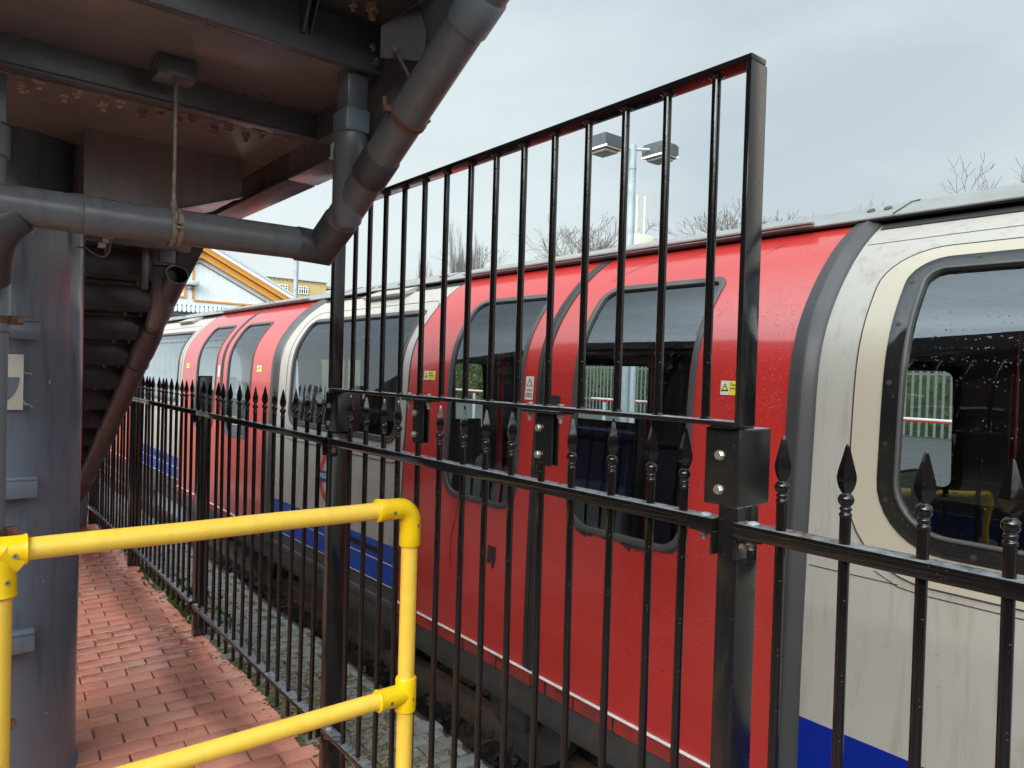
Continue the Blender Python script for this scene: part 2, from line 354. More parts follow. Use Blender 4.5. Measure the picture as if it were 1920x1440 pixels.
# ------------------------------------------------------------------ the train
# cross section of the body side (x towards the train, z up), read off the photograph
PR = [(2.168, 0.16), (2.17, 0.30), (2.172, 0.60), (2.180, 0.95), (2.190, 1.20), (2.200, 1.40), (2.207, 1.54), (2.216, 1.64), (2.234, 1.72),
      (2.262, 1.79), (2.297, 1.85), (2.342, 1.915), (2.400, 1.983), (2.455, 2.038), (2.52, 2.092), (2.61, 2.152), (2.71, 2.2), (2.86, 2.25), (3.05, 2.29), (3.5, 2.33)]
def _dense():
    P = [Vector((a, b)) for a, b in PR]; q = []
    for i in range(len(P)-1):
        p0 = P[max(i-1, 0)]; p1 = P[i]; p2 = P[i+1]; p3 = P[min(i+2, len(P)-1)]
        for k in range(12):
            t = k/12
            q.append(0.5*((2*p1) + (p2-p0)*t + (2*p0-5*p1+4*p2-p3)*t*t + (3*p1-p0-3*p2+p3)*t**3))
    q.append(P[-1])
    for _ in range(25):
        q = [q[0]] + [(q[i-1]+q[i]*2+q[i+1])/4 for i in range(1, len(q)-1)] + [q[-1]]
    return q
DP = _dense(); SS = [0.0]
for i in range(1, len(DP)): SS.append(SS[-1] + (DP[i]-DP[i-1]).length)
SMAX = SS[-1]
def at_s(s):
    s = max(0.0, min(SMAX-1e-6, s)); lo, hi = 0, len(SS)-1
    while hi-lo > 1:
        m = (lo+hi)//2
        if SS[m] <= s: lo = m
        else: hi = m
    k = (s-SS[lo])/(SS[hi]-SS[lo]); p = DP[lo].lerp(DP[hi], k)
    t0 = (DP[lo]-DP[max(lo-2, 0)]) + (DP[min(hi+2, len(DP)-1)]-DP[hi]) + (DP[hi]-DP[lo])
    t0.normalize(); return p, Vector((-t0.y, t0.x))   # outward normal points to -x / up
def zs(z):
    for i in range(1, len(DP)):
        if DP[i].y >= z: return SS[i-1] + (SS[i]-SS[i-1])*(z-DP[i-1].y)/(DP[i].y-DP[i-1].y)
    return SMAX
XC = 3.50
def surf(y, s, off=0.0, mir=False):
    p, n = at_s(s); x = p.x + n.x*off; z = p.y + n.y*off
    return Vector((2*XC-x if mir else x, y, z))
class Shape:
    """rounded rectangle in (y, s); corner radii: near-bottom, far-bottom, far-top, near-top"""
    def __init__(s, y0, y1, z0, z1, r):
        s.y0, s.y1, s.a, s.b, s.r = y0, y1, zs(z0), zs(z1), r
    def inside(s, y, v, e=0.0):
        y0, y1, a, b = s.y0-e, s.y1+e, s.a-e, s.b+e
        if not (y0 <= y <= y1 and a <= v <= b): return False
        for (cy, cs, sy, sv), r in zip(((y0, a, 1, 1), (y1, a, -1, 1), (y1, b, -1, -1), (y0, b, 1, -1)), s.r):
            r = max(r+e, 0.001); oy = cy+sy*r; os_ = cs+sv*r
            if (y-oy)*sy < 0 and (v-os_)*sv < 0 and math.hypot(y-oy, v-os_) > r: return False
        return True
    def outline(s, e=0.0, n=9, seglen=0.035):
        y0, y1, a, b = s.y0-e, s.y1+e, s.a-e, s.b+e; pts = []
        for (cy, cs, sy, sv, a0), r in zip(((y0, a, 1, 1, 180), (y1, a, -1, 1, 270), (y1, b, -1, -1, 0), (y0, b, 1, -1, 90)), s.r):
            r = max(r+e, 0.002); oy = cy+sy*r; os_ = cs+sv*r
            for k in range(n+1):
                t = R(a0 + 90*k/n); pts.append((oy+r*math.cos(t), os_+r*math.sin(t), ))
        # subdivide the straight runs by fixed counts so rings match for any e
        out_ = []; m = len(pts)
        for i in range(m):
            p, q = pts[i], pts[(i+1) % m]; out_.append(p)
            if i % (n+1) == n:
                c = 24
                for k in range(1, c): out_.append((p[0]+(q[0]-p[0])*k/c, p[1]+(q[1]-p[1])*k/c))
        return out_
def skin(name, mat, y0, y1, s0, s1, parent, off=0.0, holes=(), cut=0.012, cell=0.03, mir=False, edge=0.0, dy=None):
    b = B(); ny = max(1, int((y1-y0)/(dy or (cell if holes else 0.25)))); ns = max(2, int((s1-s0)/cell))
    ys = [y0+(y1-y0)*i/ny for i in range(ny+1)]; sv = [s0+(s1-s0)*i/ns for i in range(ns+1)]
    vs = {}
    def V(i, j):
        if (i, j) not in vs: vs[(i, j)] = b.m.verts.new(surf(ys[i], sv[j], off, mir))
        return vs[(i, j)]
    for i in range(ny):
        for j in range(ns):
            cy = (ys[i]+ys[i+1])/2; cs = (sv[j]+sv[j+1])/2
            if any(h.inside(cy, cs, cut) for h in holes): continue
            b.m.faces.new((V(i, j), V(i+1, j), V(i+1, j+1), V(i, j+1)))
    if edge:
        for yy in (y0, y1):
            b.grid([[surf(yy, v, off, mir) for v in sv], [surf(yy, v, off-edge, mir) for v in sv]])
        for v in (s0, s1):
            b.grid([[surf(y, v, off, mir) for y in ys], [surf(y, v, off-edge, mir) for y in ys]])
    return b.build(name, mat, parent, 50)
def ring(name, mat, sh, e_out, e_in, parent, base=0.0, h=0.010, mir=False, inset=0.014):
    """seal or frame following an outline: profile rises from the skin, runs flat and dips to the glass"""
    b = B(); w = e_out-e_in
    prof = [(e_out, base-0.004), (e_out-w*0.06, base+h*0.75), (e_out-w*0.25, base+h), (e_in+w*0.3, base+h), (e_in+w*0.06, base+h*0.7), (e_in, base-inset)]
    rows = [[surf(y, v, o, mir) for (y, v) in sh.outline(e)] for e, o in prof]
    rows = [r+[r[0]] for r in rows]
    vs = [[b.m.verts.new(p) for p in r[:-1]] for r in rows]; n = len(vs[0])
    for i in range(len(vs)-1):
        for k in range(n): b.m.faces.new((vs[i][k], vs[i][(k+1) % n], vs[i+1][(k+1) % n], vs[i+1][k]))
    return b.build(name, mat, parent, 40)
def pane(name, mat, sh, parent, off=-0.012, e=0.003, mir=False):
    b = B(); y0, y1 = sh.y0-e, sh.y1+e; ny = max(6, int((y1-y0)/0.05)); s0, s1 = sh.a-e, sh.b+e; ns = max(3, int((s1-s0)/0.02))
    rows = []
    ys = [y0+(y1-y0)*i/ny for i in range(ny+1)]; sv = [s0+(s1-s0)*i/ns for i in range(ns+1)]
    vs = {}
    for i in range(ny):
        for j in range(ns):
            if not sh.inside((ys[i]+ys[i+1])/2, (sv[j]+sv[j+1])/2, 0.012): continue
            q = []
            for a, c in ((i, j), (i+1, j), (i+1, j+1), (i, j+1)):
                if (a, c) not in vs: vs[(a, c)] = b.m.verts.new(surf(ys[a], sv[c], off, mir))
                q.append(vs[(a, c)])
            b.m.faces.new(q)
    return b.build(name, mat, parent, 60)
def rib(name, mat, prof, s0, s1, parent, cell=0.03):
    """a moulding of cross-section [(y, off)...] swept up the body side"""
    b = B(); ns = int((s1-s0)/cell)
    b.grid([[surf(y, s0+(s1-s0)*j/ns, o) for j in range(ns+1)] for y, o in prof])
    return b.build(name, mat, parent, 30)
def line_on(b, pts, w, off=0.0012):
    """thin raised or drawn line on the skin through (y, z) points"""
    up_, dn = [], []
    for i, (y, z) in enumerate(pts):
        a = pts[max(i-1, 0)]; c = pts[min(i+1, len(pts)-1)]
        d = Vector((c[0]-a[0], zs(c[1])-zs(a[1]))).normalized(); n = Vector((-d.y, d.x))*w/2
        up_.append(surf(y+n.x, zs(z)+n.y, off)); dn.append(surf(y-n.x, zs(z)-n.y, off))
    b.grid([up_, dn])

TR = thing('underground_train', 'red, cream and blue tube train standing beyond the black railing', 'train', (2.2, 3.0, -0.5))
S_LO, S_BLUE, S_TOP = zs(0.20), zs(0.532), zs(2.205)

def passenger_window(y0, y1, z0, z1, r, bolts=True, vent=True, mir=False, bold=True):
    sh = Shape(y0, y1, z0, z1, r)
    fw = 0.052
    fr = ring('window', 'frame_black', sh, 0.0, -fw, TR, 0.0, 0.008, mir, 0.004) if bold else ring('window', 'seal', sh, 0.0, -0.03, TR, 0.0, 0.006, mir, 0.004)
    e = -fw if bold else -0.03
    ring('seal', 'seal', sh, e+0.002, e-0.010, fr, 0.004, 0.006, mir)
    inner = Shape(y0, y1, z0, z1, r); inner.y0 -= e-0.012; inner.y1 += e-0.012; inner.a -= e-0.012; inner.b += e-0.012
    inner.r = [max(q+e-0.012, 0.01) for q in r]
    pane('pane', 'glass', inner, fr, -0.006, 0.006, mir)
    if bolts:
        bb = B(); o = sh.outline(-0.022); n = len(o)
        d = [0.0]
        for i in range(1, n): d.append(d[-1] + math.hypot(o[i][0]-o[i-1][0], o[i][1]-o[i-1][1]))
        nb = int(d[-1]/0.17)
        for k in range(nb):
            t = d[-1]*(k+0.35)/nb; i = max(1, next(j for j in range(n) if d[j] >= t)); y, v = o[i]
            if y < 0.45: continue
            p, nn = at_s(v); p3 = surf(y, v, 0.007); dr = Vector((nn.x, 0, nn.y))
            bb.tube([p3, p3+dr*0.002, p3+dr*0.0021, p3+dr*0.0035], [0.0085, 0.0085, 0.0045, 0.004], 14)
        loose(bb, 'bolt', 'rubber', fr)
    return sh

# -- cream sections with their windows
def cream_section(y0, y1, win, bold, seam=True):
    y = win
    sh = Shape(y[0], y[1], y[2], y[3], y[4])
    skin('side_panel', 'cream', y0, y1, S_BLUE, zs(2.2), TR, 0.0, [sh], cut=-0.02, cell=0.026)
    passenger_window(*win, bolts=bold, bold=bold)
    skin('blue_band', 'blue' if bold else 'blue_far', y0, y1, zs(0.283), S_BLUE, TR, 0.0)
    skin('lower_skirt', 'sole', y0, y1, zs(0.16), zs(0.283), TR, -0.004)
    return sh
NEAR = (-1.05, 0.978, 1.118, 1.992, (0.2, 0.2, 0.11, 0.11))
FAR1 = (3.79, 5.50, 1.142, 1.975, (0.12, 0.12, 0.10, 0.05))
FAR2 = (8.78, 10.75, 1.142, 1.975, (0.12, 0.12, 0.10, 0.05))
cream_section(-2.6, 1.18, NEAR, True)
cream_section(3.70, 5.74, FAR1, False)
cream_section(8.56, 11.15, FAR2, False)
# window surround panel (yellower cream) of the near window, standing 2 mm proud
shn = Shape(*NEAR)
outer = Shape(-1.2, 1.058, 1.032, 2.03, (0.24, 0.24, 0.17, 0.11))
b = B(); N_ = len(shn.outline(0))
oo = outer.outline(0); ii = shn.outline(-0.01)
rows = []
for k in range(7):
    t = k/6; rows.append([b.m.verts.new(surf(oo[i][0]*(1-t)+ii[i][0]*t, oo[i][1]*(1-t)+ii[i][1]*t, 0.0025)) for i in range(N_)])
for k in range(6):
    for i in range(N_): b.m.faces.new((rows[k][i], rows[k][(i+1) % N_], rows[k+1][(i+1) % N_], rows[k+1][i]))
wp = b.build('window_surround', 'cream_panel', TR, 60)
ring('panel_joint', 'rubber', outer, 0.0045, 0.0, wp, -0.002, 0.006, False, 0.001)
# same joint, fainter, round the far windows
for W_, j in ((FAR1, 'panel_joint'), (FAR2, 'panel_joint')):
    o2 = Shape(W_[0]-0.08, W_[1]+0.08, 1.03, 2.03, (0.16, 0.16, 0.14, 0.1))
    ring(j, 'rubber', o2, 0.0035, 0.0, TR, -0.002, 0.005, False, 0.001)
b = B(); line_on(b, [(1.17, 1.017), (1.0, 1.018), (0.9, 1.019)], 0.003); line_on(b, [(1.17, 2.072), (0.9, 2.077), (0.3, 2.083)], 0.003)
line_on(b, [(0.97, 1.045), (0.9, 1.013), (0.84, 1.007), (0.3, 1.007)], 0.003)
line_on(b, [(5.7, 1.03), (3.72, 1.03)], 0.003)
loose(b, 'panel_line', 'rubber', TR)
b = B()
for _ in range(12):                                     # scratches and scuffs in the paint
    y = rnd.uniform(0.35, 1.12); z = rnd.uniform(0.62, 0.99); w = rnd.uniform(0.008, 0.03)
    line_on(b, [(y, z), (y-w/2, z-rnd.uniform(0, 0.002)), (y-w, z+rnd.uniform(-0.003, 0.003))], rnd.choice((0.0008, 0.001)))
loose(b, 'scratch', 'scratch', TR)
# blue band: silver lines and step slots of the middle section
b = B()
for z in (0.418, 0.286): line_on(b, [(5.70, z), (3.72, z)], 0.006, 0.003)
loose(b, 'silver_line', 'silver', TR)
for a, c in ((3.95, 4.42), (4.9, 5.3)):
    b = B(); line_on(b, [(a, 0.471), (c, 0.471)], 0.036, 0.003); b.build('step_slot', 'dark', TR)
b = B()
for z in (0.418, 0.286): line_on(b, [(11.1, z), (8.6, z)], 0.010, 0.003)
loose(b, 'silver_line', 'silver', TR)
b = B(); line_on(b, [(9.1, 0.475), (9.7, 0.475)], 0.04, 0.003); b.build('step_slot', 'dark', TR)
# -- dark grey trims at the door pockets
def trim(y0, y1):
    w = y1-y0
    rib('door_trim', 'trim', [(y0-0.004, -0.012), (y0+w*0.04, 0.004), (y0+w*0.12, 0.012), (y0+w*0.30, 0.020), (y0+w*0.42, 0.030), (y0+w*0.50, 0.031), (y0+w*0.58, 0.028), (y0+w*0.9, 0.025), (y1, 0.020), (y1+0.002, 0.0)], zs(0.16), zs(2.205), TR)
trim(1.178, 1.268); trim(5.735, 5.875); trim(-2.6, -2.5)

# -- doors
def door(y0, y1, w0, w1, seed, far_side, sticker=None):
    sh = Shape(w0, w1, 0.935, 1.985, (0.13, 0.13, 0.09, 0.05) if True else 0)
    O = 0.012
    d = skin('door', 'red', y0, y1, zs(0.238), zs(2.2), TR, O, [sh], cut=-0.012, cell=0.02, edge=0.022)
    ring('window_seal', 'seal', sh, 0.004, -0.026, d, O, 0.007)
    inn = Shape(w0+0.02, w1-0.02, 0.95, 1.97, (0.12, 0.12, 0.08, 0.04)); pane('pane', 'glass', inn, d, O-0.006, 0.01)
    return d
D1 = door(1.268, 2.462, 1.645, 2.285, 1, 0)
D2 = door(2.535, 3.678, 2.632, 3.262, 2, 1)
D3 = door(5.875, 7.15, 6.36, 7.02, 3, 0)
D4 = door(7.23, 8.545, 7.36, 8.03, 4, 1)
D5 = door(11.15, 12.45, 11.6, 12.25, 5, 0)
D6 = door(12.52, 13.8, 12.7, 13.35, 6, 1)
for y0, y1 in ((2.462, 2.535), (7.15, 7.23), (12.45, 12.52)):
    m = (y0+y1)/2
    rib('door_edge_rubber', 'rubber', [(y0, 0.004), (y0+0.004, 0.017), (m-0.004, 0.018), (m-0.001, 0.004), (m+0.001, 0.004), (m+0.004, 0.016), (y1-0.004, 0.014), (y1, 0.004)], zs(0.238), zs(2.2), TR)
for y in (3.682, 8.549):
    rib('door_edge_rubber', 'rubber', [(y-0.003, 0.0), (y, 0.013), (y+0.008, 0.012), (y+0.012, -0.002)], zs(0.238), zs(2.2), TR)
# faint drip lines in the red paint above the door, door catch and scuffs
b = B()
line_on(b, [(1.60, 2.04), (1.52, 2.10), (1.42, 2.16), (1.40, 2.175)], 0.0035, 0.0135)
line_on(b, [(2.30, 2.02), (2.21, 2.075), (2.10, 2.12)], 0.003, 0.0135)
line_on(b, [(1.95, 2.11), (1.85, 2.15), (1.76, 2.18)], 0.003, 0.0135)
line_on(b, [(6.8, 2.05), (6.6, 2.13)], 0.004, 0.0135)
loose(b, 'paint_line', 'rubber', TR)
b = B()
for y, z, w, h in ((2.80, 0.66, 0.05, 0.04),):
    for _ in range(5):
        yy = y+rnd.uniform(-w/2, w/2); zz = z+rnd.uniform(-h/2, h/2); hh = rnd.uniform(0.01, 0.035)
        line_on(b, [(yy, zz), (yy+rnd.uniform(-.003, .003), zz-hh)], rnd.uniform(0.003, 0.012), 0.0135+rnd.uniform(0, 0.0004))
for (a, c) in (((3.10, 0.925), (3.17, 0.62)),):
    line_on(b, [a, (3.12, 0.82), (3.16, 0.70), (3.15, 0.60), (3.14, 0.55)], 0.004, 0.0135)
for y, z in ((2.29, 0.34), (1.72, 0.50), (1.90, 0.52), (1.42, 0.27), (2.27, 1.02), (1.63, 0.95)):
    line_on(b, [(y, z), (y, z-0.010)], 0.006, 0.0137)
loose(b, 'scuff_mark', 'rubber', D1)
def smear(y0, y1, deep, n_):                      # black sealant smeared below the pane, with a ragged lower edge
    b = B(); top_, bot_ = [], []
    for i in range(n_+1):
        y = y0+(y1-y0)*i/n_; e = math.sin(math.pi*i/n_)
        top_.append(surf(y, zs(0.939), 0.0136)); bot_.append(surf(y, zs(0.932-deep*e*rnd.uniform(0.15, 1.0)), 0.0136))
    b.grid([top_, bot_]); b.build('sealant_smear', 'rubber', D1)
b = B(); b.grid([[surf(2.765+0.065*i/12+rnd.uniform(-.002, .002), zs(0.742-(j/3)*rnd.uniform(0.065, 0.10)), 0.0136) for i in range(13)] for j in range(4)]); b.build('black_patch', 'rubber', D1)
smear(2.22, 2.10, 0.022, 12); smear(2.07, 1.99, 0.016, 8); smear(1.97, 1.80, 0.040, 22)
b = B(); rows = [[], []]; A_ = zs(0.935)
for i in range(40):                                 # and round the near lower corner
    t = R(268-100*i/39); cy, cs, rr_ = 1.775, A_+0.13, 0.13; k_ = rr_+rnd.uniform(0.004, 0.028)*math.sin(math.pi*i/39)+0.002
    rows[0].append(surf(cy+rr_*math.cos(t), cs+rr_*math.sin(t), 0.0137)); rows[1].append(surf(cy+k_*math.cos(t), cs+k_*math.sin(t), 0.0137))
b.grid(rows); b.build('sealant_smear', 'rubber', D1)
b = B()
line_on(b, [(3.05, 0.50), (3.07, 0.48), (3.08, 0.455)], 0.004, 0.0138)
for _ in range(12):
    y = rnd.uniform(1.3, 2.4); z = rnd.uniform(0.3, 1.5); line_on(b, [(y, z), (y, z-0.005)], 0.003, 0.0138)
b.build('paint_chip', 'roundel_red', D1)
sh = Shape(2.37, 2.43, 1.46, 1.50, (0.01,)*4); rg = ring('door_catch', 'rubber', sh, 0.004, -0.006, D1, 0.012, 0.003); pane('plate', 'rubber', sh, rg, 0.0125, 0)
# sill: bright strip, red lip, sole bar, and the shadow space behind
for k, (y0, y1) in enumerate(((1.268, 3.69), (5.875, 8.55), (11.15, 13.8))):
    b = B(); b.box(2.146, 2.166, y0, y1, 0.2285, 0.2345, 0.001); b.build('door_sill', 'silver', TR)
    b = B(); b.prism([(2.152, y0, 0.224), (2.152, y1, 0.224), (2.150, y1, 0.170), (2.150, y0, 0.170)], (0.03, 0, 0)); b.build('sill_lip', 'redlow', TR)
b = B()
for y in (1.42, 1.95, 2.18, 2.36, 2.46, 2.62, 2.72, 3.0): b.box(2.1465, 2.1525, y, y+0.006, 0.165, 0.232)
for y in (2.2, 2.62): b.box(2.146, 2.1525, y, y+0.10, 0.212, 0.216)
loose(b, 'sill_bracket', 'rubber', TR)
b = B(); b.box(2.165, 2.20, -2.6, 14.5, 0.02, 0.168, 0.004); b.box(2.158, 2.2, 3.7, 5.73, 0.145, 0.196, 0.003); b.box(2.158, 2.2, -2.6, 1.2, 0.15, 0.196, 0.003); b.box(2.158, 2.2, 8.56, 11.14, 0.15, 0.196, 0.003)
loose(b, 'sole_bar', 'sole', TR)
b = B(); b.box(2.30, 4.70, -2.6, 14.5, 0.10, 0.20); b.box(2.45, 4.5, -2.6, 14.5, 0.0, 0.10); b.build('underframe', 'dark', TR)
# roof: gutter shade painted as dark strips, wet grey edge panels, flat roof behind
def strip(name, mat, pts, y0, y1, n=1):
    b = B(); b.grid([[(x, y0+(y1-y0)*i/n, z) for i in range(n+1)] for x, z in pts]); return b.build(name, mat, TR, 25)
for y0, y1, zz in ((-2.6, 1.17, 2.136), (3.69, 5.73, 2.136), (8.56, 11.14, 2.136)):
    skin('gutter_shade', 'alu_dark', y0, y1, zs(zz), zs(2.21), TR, 0.004, cell=0.02)
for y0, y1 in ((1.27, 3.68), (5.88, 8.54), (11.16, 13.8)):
    skin('gutter_shade', 'alu_dark', y0, y1, zs(2.164), zs(2.21), TR, 0.0165, cell=0.02)
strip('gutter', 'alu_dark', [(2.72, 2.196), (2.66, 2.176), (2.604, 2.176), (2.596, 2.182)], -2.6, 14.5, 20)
rp = strip('roof_edge_panel', 'alu', [(2.596, 2.182), (2.594, 2.1865), (2.60, 2.192), (2.74, 2.256), (2.80, 2.270), (2.802, 2.276), (2.84, 2.281), (3.05, 2.302), (3.5, 2.33)], -2.6, 14.5, 40)
strip('roof_far_side', 'alu', [(3.5, 2.33), (3.95, 2.302), (4.2, 2.26), (4.4, 2.17)], -2.6, 14.5, 10)
b = B()
for y in (1.13, 3.99, 5.50, 8.4, 10.8, 13.4):
    b.prism([(2.5935, y, 2.1825), (2.598, y, 2.1955), (2.748, y, 2.262), (2.81, y, 2.28), (2.81, y, 2.27), (2.748, y, 2.254)], (0, 0.006, 0))
loose(b, 'roof_joint', 'alu_dark', TR)
b = B()
for y, t in ((1.19, 0.6), (1.25, 0.6), (4.05, 0.6), (4.12, 0.6), (4.62, 0.35), (4.93, 0.4), (5.03, 0.4), (5.6, 0.5), (5.7, 0.5), (6.6, 0.4), (7.2, 0.6), (7.3, 0.6), (8.9, 0.5), (9.0, 0.5), (10.4, 0.5), (10.5, 0.5), (11.6, 0.5)):
    x = 2.60+0.14*t; z = 2.192+0.064*t
    b.tube([(x, y, z+0.002), (x-0.003, y, z+0.006), (x-0.004, y, z+0.0075)], [0.015, 0.013, 0.007], 12)
loose(b, 'roof_rivet', 'seal', TR)
for y0, y1 in ((1.42, 3.70), (6.1, 8.5), (11.3, 13.6)):           # drip rail over each pair of doors
    b = B(); b.box(2.566, 2.600, y0, y1, 2.1935, 2.205, 0.003); b.build('drip_rail', 'alu', TR)
for y in (1.19, 3.62, 5.92):                                       # little black plates at the top of the trims
    b = B(); q = [surf(y, zs(2.155), 0.034), surf(y+0.13, zs(2.155), 0.034), surf(y+0.13, zs(2.178), 0.034), surf(y, zs(2.178), 0.034)]
    b.prism(q, (0.005, 0, -0.01)); b.build('top_plate', 'rubber', TR)
# ventilator boxes under the roof edge on the cream sections
def vent(y0, y1):
    b = B()
    for k, (dz, e) in enumerate(((0.0, 0.0), (0.018, 0.012), (0.034, 0.02))):
        b.prism([(2.47+0.02*k, y0+e, 2.118-dz), (2.62, y0+e, 2.18-dz), (2.64, y0+e, 2.15-dz), (2.49+0.02*k, y0+e, 2.105-dz)], (0, y1-y0-2*e, 0))
    v = b.build('roof_vent', 'cream', TR)
    b = B(); b.prism([(2.49, y0+0.02, 2.10), (2.63, y0+0.02, 2.16), (2.64, y0+0.02, 2.12), (2.52, y0+0.02, 2.07)], (0, y1-y0-0.04, 0)); b.build('louvre', 'alu_dark', v)
vent(4.28, 4.86); vent(9.35, 9.95)
# -- stickers, warnings and roundel
YD, ZD = (0, -1, 0), (0, 0, 1)
def sticker(y0, y1, z0, z1, par, small=False):
    """white square with a warning triangle, yellow part with two lines of lettering"""
    X = 2.2+0; ym = y0-(y0-y1)*0.38
    def quad(name, mat, a, c, za, zb, off, p):
        b = B(); b.grid([[surf(a, zs(za), off), surf(a, zs(zb), off)], [surf(c, zs(za), off), surf(c, zs(zb), off)]]); return b.build(name, mat, p)
    st = quad('warning_sticker', 'lab_white', y0, y1, z0, z1, 0.0135, par)
    quad('yellow_field', 'lab_yellow', ym, y1+0.001, z0+0.001, z1-0.001, 0.0142, st)
    zc = (z0+z1)/2; yc = (y0+ym)/2; h = (z1-z0)*0.30
    for nm, mt_, s_, o_ in (('triangle', 'ink', 1.0, 0.0146), ('triangle_field', 'lab_yellow', 0.66, 0.0150)):
        b = B(); b.poly([surf(yc+h*s_*1.05, zs(zc-h*0.75*s_), o_), surf(yc-h*s_*1.05, zs(zc-h*0.75*s_), o_), surf(yc, zs(zc+h*1.1*s_), o_)]); b.build(nm, mt_, st, clean=False)
    p0 = surf(ym-0.003, zs(z1-0.013), 0.0148); p1 = surf(ym-0.003, zs(z1-0.026), 0.0148)
    text('lettering', 'Caution', (z1-z0)*0.26, 'ink', st, p0, YD, ZD, 'LEFT', 0.0002)
    text('lettering', 'sliding doors', (z1-z0)*0.2, 'ink', st, p1, YD, ZD, 'LEFT', 0.0002)
    text('lettering', '!', (z1-z0)*0.28, 'ink', st, surf(yc, zs(zc), 0.0154), YD, ZD, 'CENTER', 0.0002)
sticker(1.532, 1.438, 1.542, 1.592, D1)
sticker(3.520, 3.400, 1.543, 1.594, D2)
sticker(6.235, 6.115, 1.543, 1.594, D3)
sticker(8.43, 8.31, 1.543, 1.594, D4)
b = B(); b.grid([[surf(2.612, zs(1.474), 0.0135), surf(2.612, zs(1.583), 0.0135)], [surf(2.555, zs(1.474), 0.0135), surf(2.555, zs(1.583), 0.0135)]])
st = b.build('warning_sticker', 'lab_white', D2)
for s_, o_, m_ in ((1, 0.0140, 'ink'), (0.7, 0.0144, 'lab_white')):
    b = B(); b.poly([surf(2.584+0.022*s_, zs(1.538-0.006*(s_-1)), o_), surf(2.584-0.022*s_, zs(1.538-0.006*(s_-1)), o_), surf(2.584, zs(1.545+0.030*s_), o_)]); b.build('triangle', m_, st, clean=False)
text('lettering', 'Caution', 0.013, 'ink', st, surf(2.584, zs(1.520), 0.0142), YD, ZD, 'CENTER', 0.0002)
text('lettering', 'Obstructing\nthe doors can\nbe dangerous', 0.0085, 'ink', st, surf(2.584, zs(1.497), 0.0142), YD, ZD, 'CENTER', 0.0002)
b = B(); b.grid([[surf(7.31, zs(1.474), 0.0135), surf(7.31, zs(1.583), 0.0135)], [surf(7.25, zs(1.474), 0.0135), surf(7.25, zs(1.583), 0.0135)]]); b.build('warning_sticker', 'lab_white', D4)
# roundel on the middle cream section
yc, zc = 4.675, 0.828
b = B(); rows = [[], []]
for k in range(49):
    t = 2*math.pi*k/48
    for i, rr in enumerate((0.188, 0.142)): rows[i].append(surf(yc+rr*math.cos(t), zs(zc)+rr*math.sin(t), 0.002))
b.grid(rows); rd = b.build('roundel', 'roundel_red', TR)
b = B(); b.grid([[surf(yc+0.215, zs(zc-0.036), 0.004), surf(yc+0.215, zs(zc+0.036), 0.004)], [surf(yc-0.215, zs(zc-0.036), 0.004), surf(yc-0.215, zs(zc+0.036), 0.004)]]); b.build('name_bar', 'roundel_blue', rd)
text('lettering', 'UNDERGROUND', 0.050, 'white', rd, surf(yc, zs(zc), 0.0055), YD, ZD, 'CENTER', 0.0003, 1.03)

# -- inside of the train and its far side
holes = []
for w in (NEAR, FAR1, FAR2): holes.append(Shape(w[0], w[1], w[2], 1.74, (0.1,)*4))
dw = [(1.645, 2.285), (2.632, 3.262), (6.36, 7.02), (7.36, 8.03), (11.6, 12.25), (12.7, 13.35)]
for a, c in dw: holes.append(Shape(a, c, 0.935, 1.74, (0.1,)*4))
hd = [h for h in holes]
skin('far_side_wall', 'lining', -2.6, 14.5, zs(0.2), zs(2.25), TR, 0.0, hd, cut=-0.03, cell=0.05, mir=True)
for w in (NEAR, FAR1): 
    h = Shape(w[0], w[1], w[2], 1.74, (0.1,)*4); ring('far_window', 'rubber', h, 0.01, -0.05, TR, -0.02, 0.01, True)
for a, c in dw[:4]:
    h = Shape(a, c, 0.935, 1.74, (0.1,)*4); ring('far_window', 'rubber', h, 0.01, -0.05, TR, -0.02, 0.01, True)
b = B(); b.box(2.23, 4.80, -2.6, 14.5, 0.20, 0.235); b.build('floor', 'floor_in', TR)
b = B(); b.box(2.95, 4.05, -2.6, 14.5, 2.06, 2.08, 0.01); b.box(3.0, 3.03, -2.6, 14.5, 1.97, 2.06); b.build('ceiling', 'lining', TR)
b = B(); b.box(3.2, 3.8, -2.6, 14.5, 2.05, 2.058); b.build('light_cover', 'lab_white', TR)
for y0, y1 in ((-0.9, 0.85), (3.85, 5.55), (8.8, 11.0)):
    b = B(); b.box(4.33, 4.72, y0, y1, 0.55, 0.68, 0.04); b.box(4.60, 4.74, y0, y1, 0.66, 1.12, 0.04)
    b.box(2.26, 2.62, y0, y1, 0.55, 0.68, 0.04); b.box(2.26, 2.33, y0, y1, 0.66, 1.08, 0.03); loose(b, 'seat', 'seatblue', TR)
for y0 in (1.08, 3.72, 5.7, 8.66):
    b = B(); b.box(2.27, 2.75, y0-0.02, y0+0.02, 0.23, 1.30, 0.01); b.box(4.25, 4.75, y0-0.02, y0+0.02, 0.23, 1.30, 0.01); b.box(4.42, 4.76, y0-0.02, y0+0.02, 1.3, 2.0, 0.01); loose(b, 'draught_screen', 'lining_lo', TR)
for x, y, m in ((2.78, 1.22, 'pole_red'), (2.78, 1.93, 'pole_red'), (4.22, 1.22, 'pole_red'), (2.78, 3.55, 'pole_red'), (4.2, 3.55, 'pole_red'), (2.78, 5.9, 'pole_red'), (3.5, 2.45, 'pole_red'), (3.5, 7.2, 'pole_red'), (2.78, 0.30, 'pole_red')):
    b = B(); b.cyl((x, y, 0.23), (x, y, 2.06), 0.018, 12); b.build('grab_pole', m, TR)
